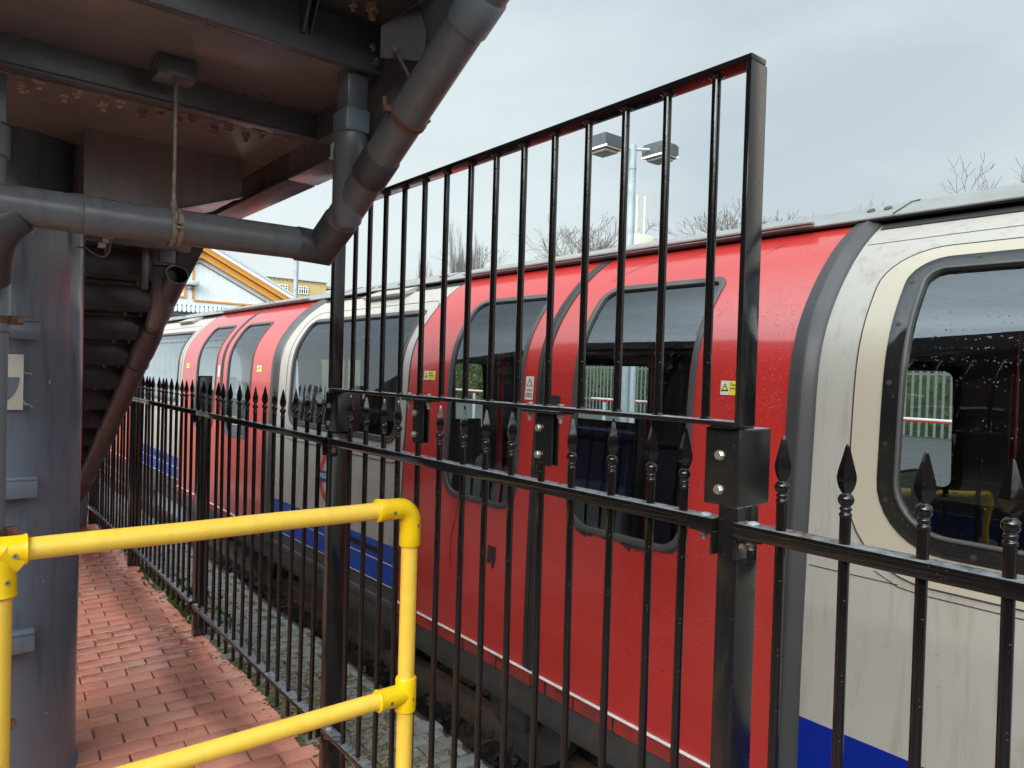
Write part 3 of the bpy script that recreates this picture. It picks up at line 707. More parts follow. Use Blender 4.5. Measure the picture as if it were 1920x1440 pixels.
b = B(); b.tube([(2.86, -2.5, 1.9), (2.86, 14.4, 1.9)], 0.016, 10); b.tube([(4.1, -2.5, 1.9), (4.1, 14.4, 1.9)], 0.016, 10); loose(b, 'grab_rail', 'pole_red', TR)
b = B(); b.box(4.745, 4.76, 3.9, 4.4, 1.70, 1.86, 0.0); b.box(4.745, 4.76, 0.15, 0.6, 1.70, 1.86); loose(b, 'advert_card', 'poster', TR)
b = B(); b.box(4.81, 4.84, -2.6, 14.5, 0.1, 0.9); b.build('far_skirt', 'lining_lo', TR)
# -- running gear glimpsed below
for y in (2.9, 6.9):
    b = B(); b.tube([(2.52, y, -0.12), (2.60, y, -0.12)], [0.36, 0.36], 28); b.tube([(2.46, y, -0.12), (2.52, y, -0.12)], [0.12, 0.16], 16); b.build('wheel', 'sole', TR)
    b = B(); b.box(2.40, 2.47, y-0.9, y+0.9, -0.10, 0.02, 0.02); b.box(2.38, 2.50, y-0.13, y+0.13, -0.24, 0.0, 0.02); b.build('bogie_frame', 'sole', TR)
b = B(); b.box(2.35, 3.0, 4.2, 5.6, -0.28, 0.0, 0.02); b.build('equipment_case', 'sole', TR)
b = B(); b.box(2.33, 2.8, 9.0, 10.2, -0.28, 0.0, 0.02); b.build('equipment_case', 'galv', TR)
# ------------------------------------------------------------------ spear-topped railing
FX = 1.22
POSTS = [-0.98, 0.822, 2.632, 4.42, 6.22, 8.02, 9.82]
FE = thing('spear_top_railing', 'low wet black railing with spear points and ball collars beside the brick path', 'fence', (FX, 3.0, 0))
def post(y, top, s=0.03, sy=0.023, cap=0.0):
    PX = 1.252
    b = B(); b.box(PX-s, PX+s, y-sy, y+sy, 0.0, top, 0.004)
    p = b.build('post', 'black_satin', FE)
    if cap:
        b = B(); b.box(PX-s-0.004, PX+s+0.004, y-sy-0.004, y+sy+0.004, top, top+cap, 0.003); b.build('post_cap', 'black_satin', p)
    return p
for y in POSTS:
    if y in (0.822, 2.632): post(y, 1.352, 0.036)
    else: post(y, 1.522, 0.036, 0.03, 0.006)
ZR0, ZR1 = 1.298, 1.322
YB0 = [0.345, 0.467, 0.588, 0.710]
def rail_pair(y0, y1, m='black_gloss'):
    a, c = y0+0.0235, y1-0.0235
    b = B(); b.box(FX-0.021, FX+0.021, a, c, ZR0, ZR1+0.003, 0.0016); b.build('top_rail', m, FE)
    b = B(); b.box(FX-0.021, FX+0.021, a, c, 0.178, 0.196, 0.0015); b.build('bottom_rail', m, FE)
for i in range(len(POSTS)-1): rail_pair(POSTS[i], POSTS[i+1])
def bar_mesh():
    b = B(); b.lathe([(0.0088, 0.085), (0.0092, 0.09), (0.0092, 1.374), (0.0088, 1.376)], (0, 0, 0), 14)
    me = b.build('bar', 'black_gloss'); return me
def finial_mesh():
    b = B()
    z0 = 1.374
    b.lathe([(0.0098, z0), (0.0108, z0+0.003), (0.0098, z0+0.006), (0.0082, z0+0.007), (0.0082, z0+0.010), (0.0102, z0+0.012), (0.0098, z0+0.015), (0.0074, z0+0.018)], seg=16)
    c = z0+0.029; r = 0.0128
    b.lathe([(r*math.sin(math.pi*k/10)+0.0004, c-r*math.cos(math.pi*k/10)) for k in range(1, 10)], seg=18)
    zb = c+0.009
    # four sided blade, edges towards the viewer and along the fence
    prof = [(0.0060, zb), (0.0088, zb+0.004), (0.0122, zb+0.010), (0.0148, zb+0.017), (0.0162, zb+0.024), (0.0164, zb+0.030), (0.0152, zb+0.038), (0.0126, zb+0.048), (0.0098, zb+0.058), (0.0072, zb+0.068), (0.0048, zb+0.077), (0.0032, zb+0.083), (0.0012, zb+0.0865)]
    rings = []
    for r_, z in prof: rings.append([b.m.verts.new((r_*math.cos(R(k*90+9))*0.92, r_*math.sin(R(k*90+9)), z)) for k in range(4)])
    for i in range(len(rings)-1):
        for k in range(4): b.m.faces.new((rings[i][k], rings[i][(k+1) % 4], rings[i+1][(k+1) % 4], rings[i+1][k]))
    b.m.faces.new(rings[-1]); b.m.faces.new(rings[0][::-1])
    return b.build('spear_finial', 'black_gloss', angle=62)
bar0 = bar_mesh(); fin0 = finial_mesh(); fin0.parent = bar0
ys = []
ys += [-0.86+0.12*k for k in range(10)] + [0.345, 0.467, 0.588, 0.710]
ys += [0.935, 1.022, 1.14, 1.259, 1.378, 1.497, 1.615, 1.733, 1.853, 1.975, 2.093, 2.212, 2.332, 2.452]
ys += [2.750, 2.868, 2.989, 3.110, 3.23, 3.35, 3.468, 3.590, 3.710, 3.828, 3.945, 4.062, 4.185, 4.305]
for p in (4.42, 6.22, 8.02): ys += [p+0.12*k for k in range(1, 15)]
ys = [y for y in ys if y > -0.9]
ys = ys[:100]
NOFIN = (1.378, 1.975)
first = True
for y in ys:
    if first: o = bar0; o.parent = FE; first = False
    else:
        o = bar0.copy(); COL.objects.link(o); o.parent = FE
        if y not in NOFIN:
            fc = fin0.copy(); COL.objects.link(fc); fc.parent = o
            fc.rotation_euler = (0, 0, R(rnd.uniform(-8, 8)))
    o.location = (0, y-3.0, rnd.uniform(-0.004, 0.004)); o.rotation_euler = (R(rnd.uniform(-.25, .25)), R(rnd.uniform(-.25, .25)), R(rnd.uniform(0, 90)))
    if y not in NOFIN: o.rotation_euler[2] = 0
# rail brackets with their washers and nuts
def rail_fix(y, side, zt, zb):
    b = B(); yy = y+side*0.0236
    b.box(FX-0.019, FX+0.019, min(yy, yy+side*0.058), max(yy, yy+side*0.058), zb-0.004, zb, 0.001)
    b.box(FX-0.019, FX+0.019, min(yy, yy+side*0.006), max(yy, yy+side*0.006), zb-0.045, zb, 0.001)
    br = b.build('rail_bracket', 'black_satin', FE)
    b = B(); b.lathe([(0.012, zt+0.0005), (0.0115, zt+0.003), (0.006, zt+0.005), (0.0012, zt+0.0055)], (FX, yy+side*0.030, 0), 16)
    b.build('bolt_head', 'galv', br)
    b = B(); b.hexbolt((FX-0.004, yy+side*0.030, zb-0.004), (0, 0, -1), 0.010, 0.009); b.cyl((FX-0.004, yy+side*0.030, zb-0.012), (FX-0.004, yy+side*0.030, zb-0.022), 0.005, 10)
    b.hexbolt((FX, yy+side*0.006, zb-0.022), (0, side, 0), 0.010, 0.008); b.build('nut', 'rod', br)
for y in POSTS[1:5]:
    for sd_ in (-1, 1):
        rail_fix(y, sd_, 1.325, 1.298)
        rail_fix(y, sd_, 0.196, 0.178)

# ------------------------------------------------------------------ raised flat-bar screen bolted above the railing
SN = thing('raised_bar_screen', 'tall black flat-bar frame of upright bars bolted above the spear railing', 'screen', (FX, 1.7, 1.508))
ZB, ZT = 1.508, 2.205
b = B(); b.box(FX-0.025, FX+0.025, 0.80, 2.60, ZB, ZB+0.010, 0.002); b.build('bottom_flat', 'black_satin', SN)
b = B(); b.box(FX-0.025, FX+0.025, 0.79, 2.612, ZT, ZT+0.012, 0.0025); b.build('top_flat', 'black_satin', SN)
b = B(); b.box(FX-0.025, FX+0.030, 0.790, 0.802, ZB+0.001, ZT-0.0005, 0.0025); b.build('end_upright', 'black_satin', SN)
b = B(); b.box(FX-0.025, FX+0.030, 2.598, 2.610, ZB+0.0105, ZT-0.0005, 0.0025); b.build('end_upright', 'black_satin', SN)
pb = None
for y in (0.885, 1.008, 1.127, 1.245, 1.365, 1.486, 1.607, 1.728, 1.855, 1.98, 2.106, 2.232, 2.345, 2.455):
    if pb is None:
        b = B(); b.lathe([(0.0094, ZB+0.008-ZB), (0.0092, 0.02), (0.0092, ZT-ZB-0.002)], seg=14)
        pb = b.build('upright_bar', 'black_gloss'); pb.parent = SN; pb.location = (0, y-1.7, 0)
        b = B(); b.lathe([(0.0135, 0.0095), (0.0115, 0.0125), (0.0095, 0.015)], seg=12); b.build('weld', 'black_gloss').parent = pb; b = B(); w = ZT-ZB; b.lathe([(0.0095, w-0.008), (0.012, w-0.004), (0.017, w-0.0005)], seg=12)
        wl = b.build('weld', 'black_gloss'); wl.parent = pb
    else: dup(pb, SN, (0, y-1.7, 0))
def post_box(y0, y1, x0, x1):
    b = B(); b.box(x0, x1, y0, y1, 1.350, 1.503, 0.004, seg=3); bx = b.build('post_sleeve', 'black_matt', SN)
    for z in (1.449, 1.381):
        b = B(); b.cyl((x0+0.0005, y1-0.036, z), (x0-0.002, y1-0.036, z), 0.0105, 18); b.hexbolt((x0-0.002, y1-0.036, z), (-1, 0, 0), 0.0092, 0.006); b.build('hex_bolt', 'zinc', bx)
post_box(0.800, 0.880, 1.215, 1.325)
post_box(2.568, 2.672, 1.215, 1.315)
b = B(); b.box(FX-0.02, FX+0.06, 0.81, 0.86, 1.5035, 1.5075, 0.001); b.box(FX-0.01, FX+0.05, 2.57, 2.65, 1.5035, 1.5075, 0.001); b.build('packing_plate', 'black_satin', SN)
def tee_bracket(y):
    b = B(); b.box(FX-0.030, FX+0.024, y-0.078, y+0.072, 1.5005, 1.5075, 0.002); t = b.build('tee_plate', 'black_matt', SN)
    b = B(); b.prism([(FX-0.004, y-0.030, 1.500), (FX-0.004, y+0.030, 1.500), (FX-0.004, y+0.030, 1.372), (FX-0.004, y+0.027, 1.367), (FX-0.004, y-0.027, 1.367), (FX-0.004, y-0.030, 1.372)], (-0.005, 0, 0))
    b.build('clamp_plate', 'black_matt', t); b = B(); b.prism([(FX+0.010, y-0.030, 1.500), (FX+0.010, y+0.030, 1.500), (FX+0.010, y+0.030, 1.372), (FX+0.010, y-0.030, 1.367)], (0.006, 0, 0)); b.build('clamp_plate', 'black_matt', t)
    for dz in (1.461, 1.393):
        b = B(); b.cyl((FX-0.009, y+0.018, dz), (FX-0.012, y+0.018, dz), 0.0105, 16); b.hexbolt((FX-0.012, y+0.018, dz), (-1, 0, 0), 0.0092, 0.0065); b.build('hex_bolt', 'zinc', t)
    for dy in (-0.060, 0.058):
        b = B(); b.hexbolt((FX-0.008, y+dy, 1.5185), (0, 0, 1), 0.0092, 0.0065); b.build('hex_bolt', 'zinc', t)
        b = B(); b.hexbolt((FX-0.008, y+dy, 1.5), (0, 0, -1), 0.0095, 0.010); b.cyl((FX-0.008, y+dy, 1.49), (FX-0.008, y+dy, 1.478), 0.005, 10); b.build('nut', 'zinc', t)
tee_bracket(1.365); tee_bracket(1.972)

# ------------------------------------------------------------------ yellow handrail barrier
HY = 1.90
HR = thing('yellow_handrail', 'yellow tubular barrier with two rails crossing the brick path before the grey column', 'handrail', (0.6, HY, 0))
XA, XE = 0.141, 1.150; ZU, ZL = 1.178, 0.604
rr = 0.0252
b = B(); b.tube([(XA+0.02+i*(XE-0.11-XA)/12, HY, ZU+0.0006*math.sin(i)) for i in range(13)], rr, 32); b.build('top_tube', 'ytube', HR)
b = B(); b.tube([(XA-0.0+i*(XE-0.06-XA)/12, HY, ZL) for i in range(13)], rr, 32); b.build('lower_tube', 'ytube', HR)
for x, nm in ((XE, 1), (XA-0.02, 1)):
    b = B(); b.tube([(x, HY, -0.02), (x, HY, ZU-0.05)], rr, 32); b.build('post', 'ytube', HR)
b = B(); b.tube([(XA-0.07, HY, ZU), (-1.66, HY, ZU)], rr, 24); b.build('top_tube', 'ytube', HR)
b = B(); b.tube([(XA-0.05, HY, ZL), (-1.72, HY, ZL)], rr, 24); b.build('lower_tube', 'ytube', HR)
b = B(); b.tube([(-1.74, HY, -0.02), (-1.74, HY, ZU-0.05)], rr, 24); b.build('post', 'ytube', HR)
b = B(); b.tube([(-1.74+0.11, HY, ZU), (-1.74+0.042, HY, ZU), (-1.74+0.012, HY, ZU-0.012), (-1.74, HY, ZU-0.042), (-1.74, HY, ZU-0.11)], 0.0325, 24); b.build('bend_fitting', 'yfit', HR, 60)
# bend fitting at the right end
rf = 0.0315
b = B(); pts = [(XE-0.118, HY, ZU)]; rad = [rf+0.001]
pts.append((XE-0.114, HY, ZU)); rad.append(rf+0.0035)
pts.append((XE-0.095, HY, ZU)); rad.append(rf+0.0015)
for k in range(0, 10):
    t = R(90*k/9); q = 0.042; pts.append((XE-q+q*math.sin(t), HY, ZU-q+q*math.cos(t))); rad.append(rf)
pts += [(XE, HY, ZU-0.085), (XE, HY, ZU-0.112), (XE, HY, ZU-0.118)]; rad += [rf+0.0005, rf+0.0015, rf-0.001]
b.tube(pts, rad, 32); bd = b.build('bend_fitting', 'yfit', HR, 60)
def screw(p, d, par):
    d = Vector(d).normalized(); p = Vector(p); b = B(); b.tube([p-d*0.002, p+d*0.0006], [0.0052, 0.0052], 16); q = b.build('screw', 'screw', par)
    b = B(); b.tube([p+d*0.0007, p+d*0.0009], [0.0022, 0.0018], 6); b.build('socket', 'ink', q)
    b = B(); b.tube([p-d*0.002, p+d*0.0001], [0.0068, 0.0066], 16); b.build('countersink', 'ink' if False else 'pole_yel', q)
vd = (0, -1, 0)
screw((XE-0.072, HY-rf-0.0005, ZU-0.006), (-0.15, -1, -0.1), bd); screw((XE+0.012, HY-rf+0.0018, ZU-0.0535), (0.3, -1, 0), bd)
def tee(x, z, side, up=True):
    b = B(); b.tube([(x, HY, z-0.052), (x, HY, z-0.050), (x, HY, z+0.048), (x, HY, z+0.052)], [rf-0.002, rf+0.0008, rf+0.0008, rf-0.002], 32)
    b.tube([(x, HY, z), (x+side*0.088, HY, z), (x+side*0.096, HY, z), (x+side*0.100, HY, z)], [rf, rf, rf+0.002, rf-0.001], 32)
    t = b.build('tee_fitting', 'yfit', HR, 45)
    screw((x+side*0.064, HY-rf, z-0.004), (0, -1, 0), t); screw((x+0.008, HY-rf+0.001, z-0.012 if z < 1 else z-0.03), (0.2, -1, 0), t)
tee(XE, ZL, -1)
b = B(); b.tube([(XA-0.09, HY, ZU), (XA+0.020, HY, ZU), (XA+0.029, HY, ZU), (XA+0.032, HY, ZU)], [rf+0.001, rf+0.001, rf+0.0035, rf], 32)
b.tube([(XA-0.02, HY, ZU), (XA-0.02, HY, ZU-0.085), (XA-0.02, HY, ZU-0.095), (XA-0.02, HY, ZU-0.098)], [rf+0.001, rf+0.001, rf+0.003, rf], 32)
b.tube([(XA-0.02, HY, ZU), (XA+0.02, HY, ZU-0.03)], [rf+0.004, rf-0.004], 24)
t = b.build('tee_fitting', 'yfit', HR, 45)
screw((XA+0.006, HY-rf-0.001, ZU-0.006), (0.05, -1, 0), t); screw((XA-0.006, HY-rf+0.001, ZU-0.062), (0.25, -1, 0), t)

# ------------------------------------------------------------------ round column with its brackets and sign
CX, CY, CR = 0.185, 3.35, 0.29
CO = thing('round_steel_column', 'thick round blue-grey steel column standing on the brick path under the bridge', 'column', (CX, CY, 0))
b = B(); b.lathe([(CR+0.012, 0.0), (CR+0.012, 0.02), (CR, 0.035), (CR, 2.404)], (CX, CY, 0), 96); sh_ = b.build('shaft', 'steel_grey', CO)
b = B()
for _ in range(34):
    a = R(rnd.uniform(215, 355)); z = rnd.uniform(0.1, 2.2)
    p = Vector((CX+(CR+0.0004)*math.cos(a), CY+(CR+0.0004)*math.sin(a), z)); tdir = Vector((-math.sin(a), math.cos(a), 0)); l = rnd.uniform(0.003, 0.012); w = rnd.uniform(0.0012, 0.004)
    d = tdir*rnd.uniform(-0.4, 0.4)+Vector((0, 0, 1)); n = Vector((math.cos(a), math.sin(a), 0))
    b.poly([p-d*l, p+tdir*w, p+d*l*rnd.uniform(.6, 1), p-tdir*w])
b.build('paint_chip', 'galv', sh_, clean=False)
for z, s_ in ((1.70, 1), (1.145, 1), (0.60, 1)):
    b = B(); b.box(0.02, 0.300, 3.012, 3.075, z-0.036, z+0.036, 0.004); b.box(0.02, 0.297, 3.008, 3.012, z+0.028, z+0.0362, 0.001)
    b.build('pipe_bracket', 'steel_grey', CO)
SG = B(); SG.box(0.02, 0.254, 3.043, 3.047, 1.418, 1.612, 0.001); SGo = SG.build('plate_sign', 'sign_cream', None)
tag(SGo, 'cream sign plate with a grey half disc, fixed to the column behind the downpipe', 'sign')
b = B(); pts = [(0.165, 3.0415, 1.532)]
b.poly([(0.165+0.078*math.cos(R(-t)), 3.0415, 1.532+0.098*math.sin(R(-t))) for t in range(0, 181, 10)]); b.build('half_disc', 'steel_grey', SGo, clean=False)
b = B(); b.tube([(0.254, 3.05, 1.552), (0.262, 3.048, 1.545), (0.270, 3.052, 1.548), (0.280, 3.054, 1.542)], 0.0018, 6); b.tube([(0.254, 3.05, 1.452), (0.262, 3.047, 1.44), (0.272, 3.05, 1.436), (0.283, 3.053, 1.425)], 0.0015, 6); b.tube([(0.254, 3.05, 1.444), (0.262, 3.047, 1.434), (0.268, 3.05, 1.438)], 0.0018, 6); b.build('cable_tie_end', 'galv', SGo)

# ------------------------------------------------------------------ footbridge: landing, flights, stringers
FB = thing('footbridge_stair', 'dark steel footbridge stair with landing seen from below, above the path', 'stairs', (0.4, 3.0, 0))
EX0, EX1 = 1.035, 1.155                      # edge beam
ZE = 2.30
XL = -0.75
# landing: edge beam, deck, cross beams
b = B(); b.box(EX0, EX1, 2.30, 2.665, ZE, ZE+0.011, 0.002); b.box(EX0, EX1, 2.685, 4.02, ZE, ZE+0.011, 0.002); b.build('edge_flange', 'steel_blue', FB)
b = B(); b.box(EX0+0.004, EX0+0.016, 2.30, 2.66, ZE+0.011, 2.62, 0.001); b.box(EX0+0.0165, EX0+0.028, 2.60, 4.02, ZE+0.0112, 2.62, 0.001); b.build('edge_web', 'steel_brown', FB)
b = B(); b.box(EX1-0.014, EX1-0.002, 2.32, 4.02, 2.46, 2.72, 0.001); b.build('edge_upstand', 'steel_brown', FB)
b = B(); b.box(XL, EX0+0.003, 2.311, 2.323, 2.370, 2.60, 0.001); b.box(XL, EX0+0.003, 2.311, 2.37, 2.362, 2.3695, 0.001); b.build('cross_beam', 'steel_blue', FB)
b = B(); b.box(XL, EX0+0.003, 1.862, 2.3105, 2.442, 2.452, 0.001); b.build('landing_plate', 'soffit', FB)
b = B(); b.box(XL, EX0+0.009, 2.372, 4.0, 2.405, 2.415, 0.001); b.build('landing_plate', 'soffit', FB)
b = B(); b.prism([(0.405, 2.90, 2.12), (0.60, 2.90, 2.13), (0.714, 2.90, 2.178), (0.945, 2.90, 2.262), (0.945, 2.90, 2.4045), (0.405, 2.90, 2.4045)], (0, 0.38, 0)); b.build('box_beam', 'soffit', FB)
b = B(); b.prism([(0.60, 2.885, 2.124), (0.714, 2.885, 2.172), (0.946, 2.885, 2.256), (0.946, 2.885, 2.2615), (0.714, 2.885, 2.1775), (0.60, 2.885, 2.1295)], (0, 0.05, 0)); b.build('beam_lip', 'steel_blue', FB)
# riser plate of the upper flight with its gusset
b = B(); b.box(XL, 0.985, 1.850, 1.861, 2.436, 2.566, 0.001); b.box(XL, 0.985, 1.838, 1.870, 2.430, 2.4355, 0.001); b.build('riser', 'steel_blue', FB)
b = B(); b.prism([(0.744, 1.849, 2.475), (0.744, 1.849, 2.58), (0.744, 1.78, 2.58), (0.744, 1.835, 2.475)], (0.008, 0, 0)); b.prism([(0.768, 1.849, 2.478), (0.768, 1.849, 2.58), (0.768, 1.78, 2.58), (0.768, 1.84, 2.478)], (0.004, 0, 0)); b.build('gusset', 'steel_brown', FB)
RISE, GO = 0.165, 0.33
y, z = 1.85, 2.566
for k in range(6):                                        # upper flight climbs back over the viewer
    b = B(); b.box(XL, 0.985, y-GO, y+0.02, z, z+0.008, 0.001); b.box(XL, 0.985, y-GO-0.002, y-GO+0.008, z+0.0085, z+RISE, 0.001); b.build('tread', 'steel_brown', FB)
    y -= GO; z += RISE
def stringer(x0, x1, ya, za, yb, zb, h, name='stringer', m='steel_brown'):
    b = B(); b.prism([(x0, ya, za), (x0, yb, zb), (x0, yb, zb+h), (x0, ya, za+h)], (x1-x0, 0, 0)); return b.build(name, m, FB)
stringer(0.987, 0.999, 1.95, 2.18, -0.15, 2.18+2.1*0.5, 0.52)
b = B(); b.box(XL, 1.12, 1.82, 4.10, 2.66, 2.68); b.build('deck', 'steel_brown', FB)
b = B(); b.box(XL, 1.03, 4.0, 4.015, 2.30, 2.655); b.build('closing_plate', 'steel_brown', FB)
b = B(); b.box(0.99, EX0+0.004, 1.95, 2.30, 2.35, 2.655); b.build('closing_plate', 'steel_brown', FB)
stringer(XL-0.02, XL-0.005, 1.86, 2.33, -0.15, 2.33+2.01*0.5, 0.40)
stringer(XL-0.02, XL-0.005, 4.0, 2.31, 8.4, 2.31-4.4*0.5, 0.40)
b = B(); b.box(XL-0.02, XL-0.005, 1.85, 4.02, 2.30, 2.7); b.build('edge_web', 'steel_brown', FB)
# lower flight going down and away
stringer(1.085, 1.097, 4.02, 2.30, 8.55, 2.30-4.53*0.503, 0.31, m='steel_dark')
b = B(); p0 = (1.03, 4.02, 2.297); b.prism([(1.04, 4.02, 2.295), (1.155, 4.02, 2.295), (1.155, 8.55, 2.295-4.53*0.503), (1.04, 8.55, 2.295-4.53*0.503)], (0, 0, 0.010)); b.build('stringer_flange', 'steel_dark', FB)
y, z = 4.02, 2.40
for k in range(13):
    zt = z-RISE
    b = B(); b.box(XL, 1.082, y, y+0.008, zt+0.001, z, 0.001); b.build('riser', 'steel_dark', FB)
    b = B(); b.box(XL, 1.082, y+0.0085, y+GO+0.012, zt-0.005, zt+0.003, 0.001); b.box(XL, 1.082, y+GO-0.018, y+GO+0.002, zt-0.030, zt-0.0055, 0.001); b.build('tread', 'steel_dark', FB)
    if k < 6:
        for dx in (0.93, 1.02):
            b = B(); b.hexbolt((dx, y+GO-0.04, zt-0.0055), (0, 0, -1), 0.011, 0.012); b.cyl((dx, y+GO-0.04, zt-0.01), (dx, y+GO-0.04, zt-0.026), 0.006, 8); b.build('rusty_bolt', 'rustbolt', FB)
    y += GO; z = zt
b = B(); b.prism([(0.62, 4.0, 2.30), (0.70, 4.0, 2.30), (0.655, 4.0, 2.10)], (0, -0.01, 0)); b.build('gusset', 'steel_brown', FB)
b = B(); b.box(XL, 1.03, 3.93, 3.995, 2.17, 2.4045, 0.003); b.build('cross_beam', 'steel_blue', FB)
# rusted bolts hanging in pairs under the landing
def lump(b, p, r):
    b.hexbolt(p, (rnd.uniform(-.1, .1), rnd.uniform(-.1, .1), -1), r, r*1.1)
    q = Vector(p)-Vector((0, 0, r*1.0)); b.cyl(q, q-Vector((0, 0, r*1.2)), r*0.55, 8)
    for _ in range(3):
        c = q+Vector((rnd.uniform(-r, r), rnd.uniform(-r, r), rnd.uniform(-r*.6, r*.6))); ic = bmesh.ops.create_icosphere(b.m, subdivisions=1, radius=r*rnd.uniform(.3, .5))
        for v in ic['verts']: v.co = v.co + c
for i, x in enumerate((0.20, 0.30, 0.405, 0.52, 0.62, 0.735, 0.84)):
    for dx, dy in ((0, 0.10), (0.03, 0.03)):
        b = B(); lump(b, (x+dx+rnd.uniform(-.004, .004), 2.46+dy, 2.4045), 0.0135); b.build('rusty_bolt', 'white_crust' if i in (0, 1, 2) else 'rustbolt', FB)
b = B()
for _ in range(26):
    x = rnd.choice((rnd.uniform(0.5, 0.56), rnd.uniform(0.80, 0.905))); ic = bmesh.ops.create_icosphere(b.m, subdivisions=1, radius=rnd.uniform(0.003, 0.007))
    for v in ic['verts']: v.co = v.co*1 + Vector((x, 2.37, 2.362+rnd.uniform(-0.003, 0.002)))
tag(b.build('rust_scale', 'rustbolt', FB), kind='stuff')
for p, r in (((0.90, 1.75, 2.5655), 0.018), ((0.945, 1.83, 2.5), 0.008), ((0.965, 1.84, 2.47), 0.008), ((0.86, 1.78, 2.5655), 0.009)):
    b = B(); lump(b, p, r); b.build('rusty_bolt', 'rustbolt', FB)
# hanger box and rod for the cross pipe
b = B(); b.box(0.468, 0.568, 2.145, 2.235, 2.386, 2.4415, 0.004); b.build('hanger_box', 'steel_blue', FB)
# small plate with a stud, carrying the sloping pipe
b = B(); b.prism([(0.90, 1.70, 2.49), (0.975, 1.60, 2.47), (0.975, 1.60, 2.39), (0.90, 1.70, 2.41)], (0.003, 0.003, 0)); b.prism([(0.90, 1.70, 2.49), (0.975, 1.60, 2.47), (0.985, 1.66, 2.56)], (0.003, 0.002, 0)); b.build('stud_plate', 'steel_brown', FB)
# foot block of the stair
b = B(); b.box(0.95, 1.19, 7.9, 8.2, 0.0, 0.62, 0.01); b.build('foot_post', 'steel_grey', FB)

# ------------------------------------------------------------------ drain pipes
DPp = thing('cross_drainpipe', 'fat grey drainpipe crossing under the stair and rising in a slope at its right end', 'drainpipe', (0.5, 2.15, 1.97))
pr_ = 0.0485; PZ = 1.974
b = B(); b.tube([(-0.9, 2.15, PZ), (0.29, 2.15, PZ)], pr_, 36); b.tube([(0.27, 2.15, PZ), (0.293, 2.15, PZ), (0.296, 2.15, PZ)], [pr_+0.0022, pr_+0.0028, pr_+0.0015], 36); b.build('level_pipe', 'pvc', DPp)
XD = 0.952
b = B(); b.tube([(0.2965, 2.15, PZ), (0.353, 2.15, PZ)], pr_+0.002, 36); b.tube([(0.353, 2.15, PZ), (0.87, 2.15, PZ+0.004)], pr_, 36); b.build('level_pipe', 'pvc', DPp)
# elbow: socket, mitred corner, sloping run
dv = Vector((0, -0.870, 0.492)).normalized(); E0 = Vector((XD, 2.135, PZ))
b = B(); b.tube([(0.865, 2.15, PZ+0.003), (0.87, 2.15, PZ+0.003), (XD, 2.15, PZ), E0+dv*0.13, E0+dv*0.135], [pr_+0.001, pr_+0.0035, pr_+0.0035, pr_+0.0035, pr_+0.001], 36, miter=True); b.build('elbow', 'pvc_brown', DPp, 30)
b = B(); b.tube([E0+dv*0.12, E0+dv*1.6], pr_, 36); b.build('sloping_pipe', 'pvc', DPp)
b = B(); b.tube([E0+dv*0.33, E0+dv*0.335, E0+dv*0.42, E0+dv*0.425], [pr_+0.001, pr_+0.004, pr_+0.004, pr_+0.001], 36); b.build('socket', 'pvc_brown', DPp)
b = B(); b.tube([E0+dv*0.86, E0+dv*0.865, E0+dv*0.95, E0+dv*0.955], [pr_+0.001, pr_+0.004, pr_+0.004, pr_+0.001], 36); b.build('socket', 'pvc_blue', DPp)
# branch: square outlet, socket and round pipe joining the slope
bx0, by0 = 0.915, 1.905
b = B(); b.box(0.893, 0.953, 1.868, 1.942, 2.325, 2.46, 0.003); b.build('square_outlet', 'steel_blue', DPp)
b = B(); b.box(0.886, 0.960, 1.860, 1.950, 2.262, 2.328, 0.007, seg=3); b.build('square_socket', 'pvc_blue', DPp)
b = B(); b.tube([(0.923, 1.905, 2.262), (0.923, 1.905, 2.258), (0.925, 1.915, 2.22), (0.94, 1.95, 2.06), (0.95, 1.97, 2.03)], [0.044, 0.0465, 0.046, 0.045, 0.04], 32); b.build('branch_pipe', 'pvc', DPp)
def clamp(c, d, r, m, par, w=0.008, seg=40, a0=0, a1=360):
    d = Vector(d).normalized(); a = Vector((0, 0, 1)) if abs(d.z) < 0.9 else Vector((1, 0, 0)); u = d.cross(a).normalized(); v = d.cross(u); c = Vector(c)
    b = B(); rows = [[], [], [], []]; n = int(seg*(a1-a0)/360)
    for k in range(n+1):
        t = R(a0+(a1-a0)*k/n); e = u*math.cos(t)+v*math.sin(t)
        for i, (o, rr_) in enumerate(((-w, r), (-w, r+0.004), (w, r+0.004), (w, r))): rows[i].append(c+d*o+e*rr_)
    b.grid(rows); return b.build('clamp', m, par), c, u, v, d
cl, c, u, v, d = clamp(E0+dv*0.57, dv, pr_+0.0005, 'rustclamp', DPp, 0.007)
b = B(); b.hexbolt((XD+pr_+0.004, c.y, c.z+0.0), (0.6, -0.5, 0.6), 0.010, 0.012); b.build('clamp_bolt', 'rod', cl)
b = B(); b.box(XD-pr_-0.026, XD-pr_+0.002, c.y-0.008, c.y+0.008, c.z-0.004, c.z+0.012, 0.002); b.hexbolt((XD-pr_-0.02, c.y, c.z+0.012), (0, 0, 1), 0.008, 0.02); b.build('clamp_lug', 'rustclamp', cl)
b = B(); b.tube([(0.915, 1.645, 2.412), (0.932, 1.60, 2.335), (0.937, 1.58, 2.31)], [0.0045]*3, 10); b.hexbolt((0.913, 1.651, 2.420), (0.2, -0.5, -0.9), 0.010, 0.014); b.build('threaded_rod', 'rod', DPp)
for dx in (-0.008, 0.0075):
    cl, c, u, v, d = clamp((0.518+dx, 2.15, PZ), (1, 0, 0), pr_+0.0008, 'clamp_tan', DPp, 0.0065)
